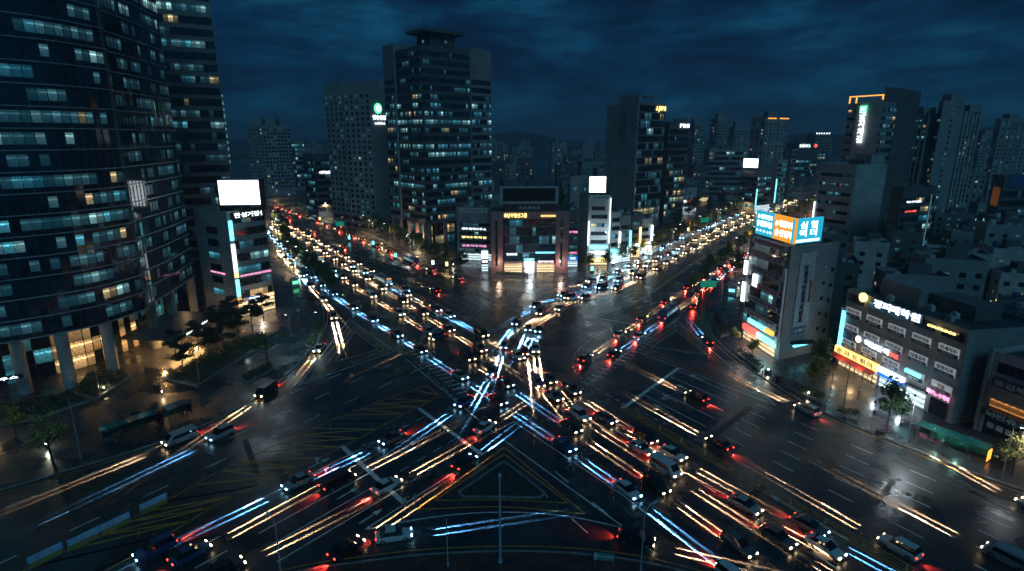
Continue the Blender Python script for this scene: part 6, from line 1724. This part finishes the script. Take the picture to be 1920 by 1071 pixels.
# upper right, turning left towards the lower right
stream([(1510, 368), (1440, 400), (1370, 432), (1290, 473), (1180, 532), (1085, 563), (1025, 600), (1004, 650), (1030, 712), (1100, 768), (1200, 822), (1340, 898), (1560, 1015), (1700, 1090)], 'from the far end of the outer left turning lane', cool=.08)
stream([(1498, 365), (1430, 395), (1350, 428), (1265, 472), (1160, 527), (1060, 563), (1006, 596), (984, 650), (1004, 715), (1080, 778), (1180, 833), (1310, 905), (1500, 1010), (1620, 1085)], 'from the far end of the inner left turning lane', cool=.12, gap=(4, 8))
# upper right to lower left (blue)
stream([(1485, 362), (1400, 397), (1320, 430), (1235, 470), (1120, 530), (1010, 572), (962, 615), (938, 670), (905, 725), (850, 770), (700, 843), (560, 908), (400, 985), (240, 1060)], 'from the far end of the blue lane curving lower left', cool=.95, gap=(3.5, 7), kinds='sssssuuuub')
# upper left to lower right, lanes from the kerb side inwards (driving towards the viewer)
stream([(498, 432), (600, 533), (760, 640), (930, 752), (1130, 890), (1250, 985), (1350, 1071), (1400, 1110)], 'from the far end of the blue lit leftmost through lane', cool=1, gap=(4, 8), kinds='ssssssuuub')
stream([(505, 424), (640, 520), (800, 622), (960, 730), (1180, 880), (1400, 1040), (1470, 1095)], 'from the far end of the second through lane', cool=.1)
stream([(508, 414), (680, 520), (820, 606), (990, 715), (1230, 872), (1500, 1040), (1560, 1085)], 'from the far end of the third through lane', cool=.05)
stream([(512, 406), (660, 490), (840, 592), (1020, 702), (1270, 862), (1560, 1040), (1640, 1095)], 'from the far end of the innermost through lane', cool=.15, gap=(4, 9))
# slip lane at the left
stream([(520, 470), (575, 530), (618, 580), (625, 615), (600, 655), (560, 695), (500, 738), (430, 783), (350, 822), (250, 858), (130, 893), (0, 930)], 'from the far end of the left hand slip lane', cool=.2, gap=(6, 12))
# lower left to upper right (driving away)
stream([(420, 1075), (560, 1005), (700, 930), (840, 850), (925, 795)], 'from the bottom in the lane beside the stop lines', cool=.4, gap=(5, 10))
stream([(300, 1075), (470, 985), (640, 905), (800, 815), (840, 790)], 'from the bottom in the middle lane of the lower left road', cool=.35, gap=(7, 14))
stream([(590, 1075), (700, 1000), (800, 925), (900, 850), (925, 828)], 'from the bottom in the outermost lower left lane', cool=.4, gap=(6, 12))
stream([(1090, 680), (1190, 610), (1290, 540), (1390, 482), (1480, 435), (1530, 405), (1555, 385)], 'from the junction in the inner lane to upper right', cool=.2, gap=(5, 11))
stream([(1150, 668), (1260, 588), (1340, 528), (1420, 468), (1500, 418), (1545, 388)], 'from the junction in the outer lane to upper right', cool=.2, gap=(4, 9))
# right slip, driving away
stream([(1990, 990), (1920, 948), (1760, 880), (1560, 795), (1430, 728), (1350, 668), (1305, 610), (1302, 570), (1330, 528), (1400, 478), (1450, 448)], 'from the right edge along the right hand kerb lane', cool=.1, gap=(9, 20))
# lower right arm towards the junction (sparse)
stream([(1930, 1075), (1700, 955), (1500, 850), (1360, 775), (1240, 715)], 'from the lower right in the middle lane leading to the junction', cool=.3, gap=(14, 30))
stream([(1760, 1075), (1560, 960), (1380, 855), (1230, 770)], 'from the lower right in the lane beside the median rail', cool=.1, gap=(10, 24))
# upper left arm away from the junction
stream([(860, 524), (780, 497), (700, 460), (600, 418), (540, 396), (505, 382)], 'from the junction along the upper left far kerb', cool=.1, gap=(6, 14))
stream([(820, 548), (700, 492), (600, 442), (530, 404)], 'from the junction in the upper left middle lane', cool=.1, gap=(30, 55))
stream([(640, 492), (720, 532), (800, 574), (835, 592)], 'of the short queue waiting beside the upper left median rail', cool=.6, gap=(1.6, 3))
# lower left, outward carriageway
stream([(840, 625), (700, 690), (560, 748), (400, 825), (200, 915), (0, 1000)], 'from the junction on the outward carriageway to the lower left', cool=.3, gap=(20, 40))
# bottom service road
stream([(560, 1052), (700, 1016), (820, 1000), (940, 994), (1080, 1000), (1200, 1018), (1330, 1060)], 'from the left on the curved road along the bottom edge', cool=.5, gap=(7, 15), kinds='ssu')
# top kerb
stream([(1330, 440), (1240, 482), (1140, 520), (1050, 538), (960, 540)], 'from the right along the kerb before the pink building', cool=.4, gap=(14, 24), kinds='sux')
print('vehicles', nveh[0], 'objects', len(COL.objects))
for o in COL.objects:
    if '_len' in o: del o['_len']
cut_letters()
grow_figures()
bpy.data.scenes.remove(TS)
n_ = 0
for o in COL.objects:
    if 'label' in o and len(o['label'].split()) > 16: print('LONG', len(o['label'].split()), o['label']); n_ += 1
# ---------------------------------------------------------------- the damp air over the city
hz = MB().box((0, 4350, 85), (18100, 9600, 182)).build('haze', [])
hm = bpy.data.materials.new('damp_air'); hm.use_nodes = True
hn = hm.node_tree; hn.nodes.clear()
pv = N(hn, 'ShaderNodeVolumePrincipled', i_Density=0.00035, i_Anisotropy=0.3); pv.inputs['Color'].default_value = (.75, .88, 1, 1)
ho = N(hn, 'ShaderNodeOutputMaterial'); hn.links.new(pv.outputs[0], ho.inputs['Volume'])
hz.data.materials.append(hm); hz['kind'] = 'stuff'
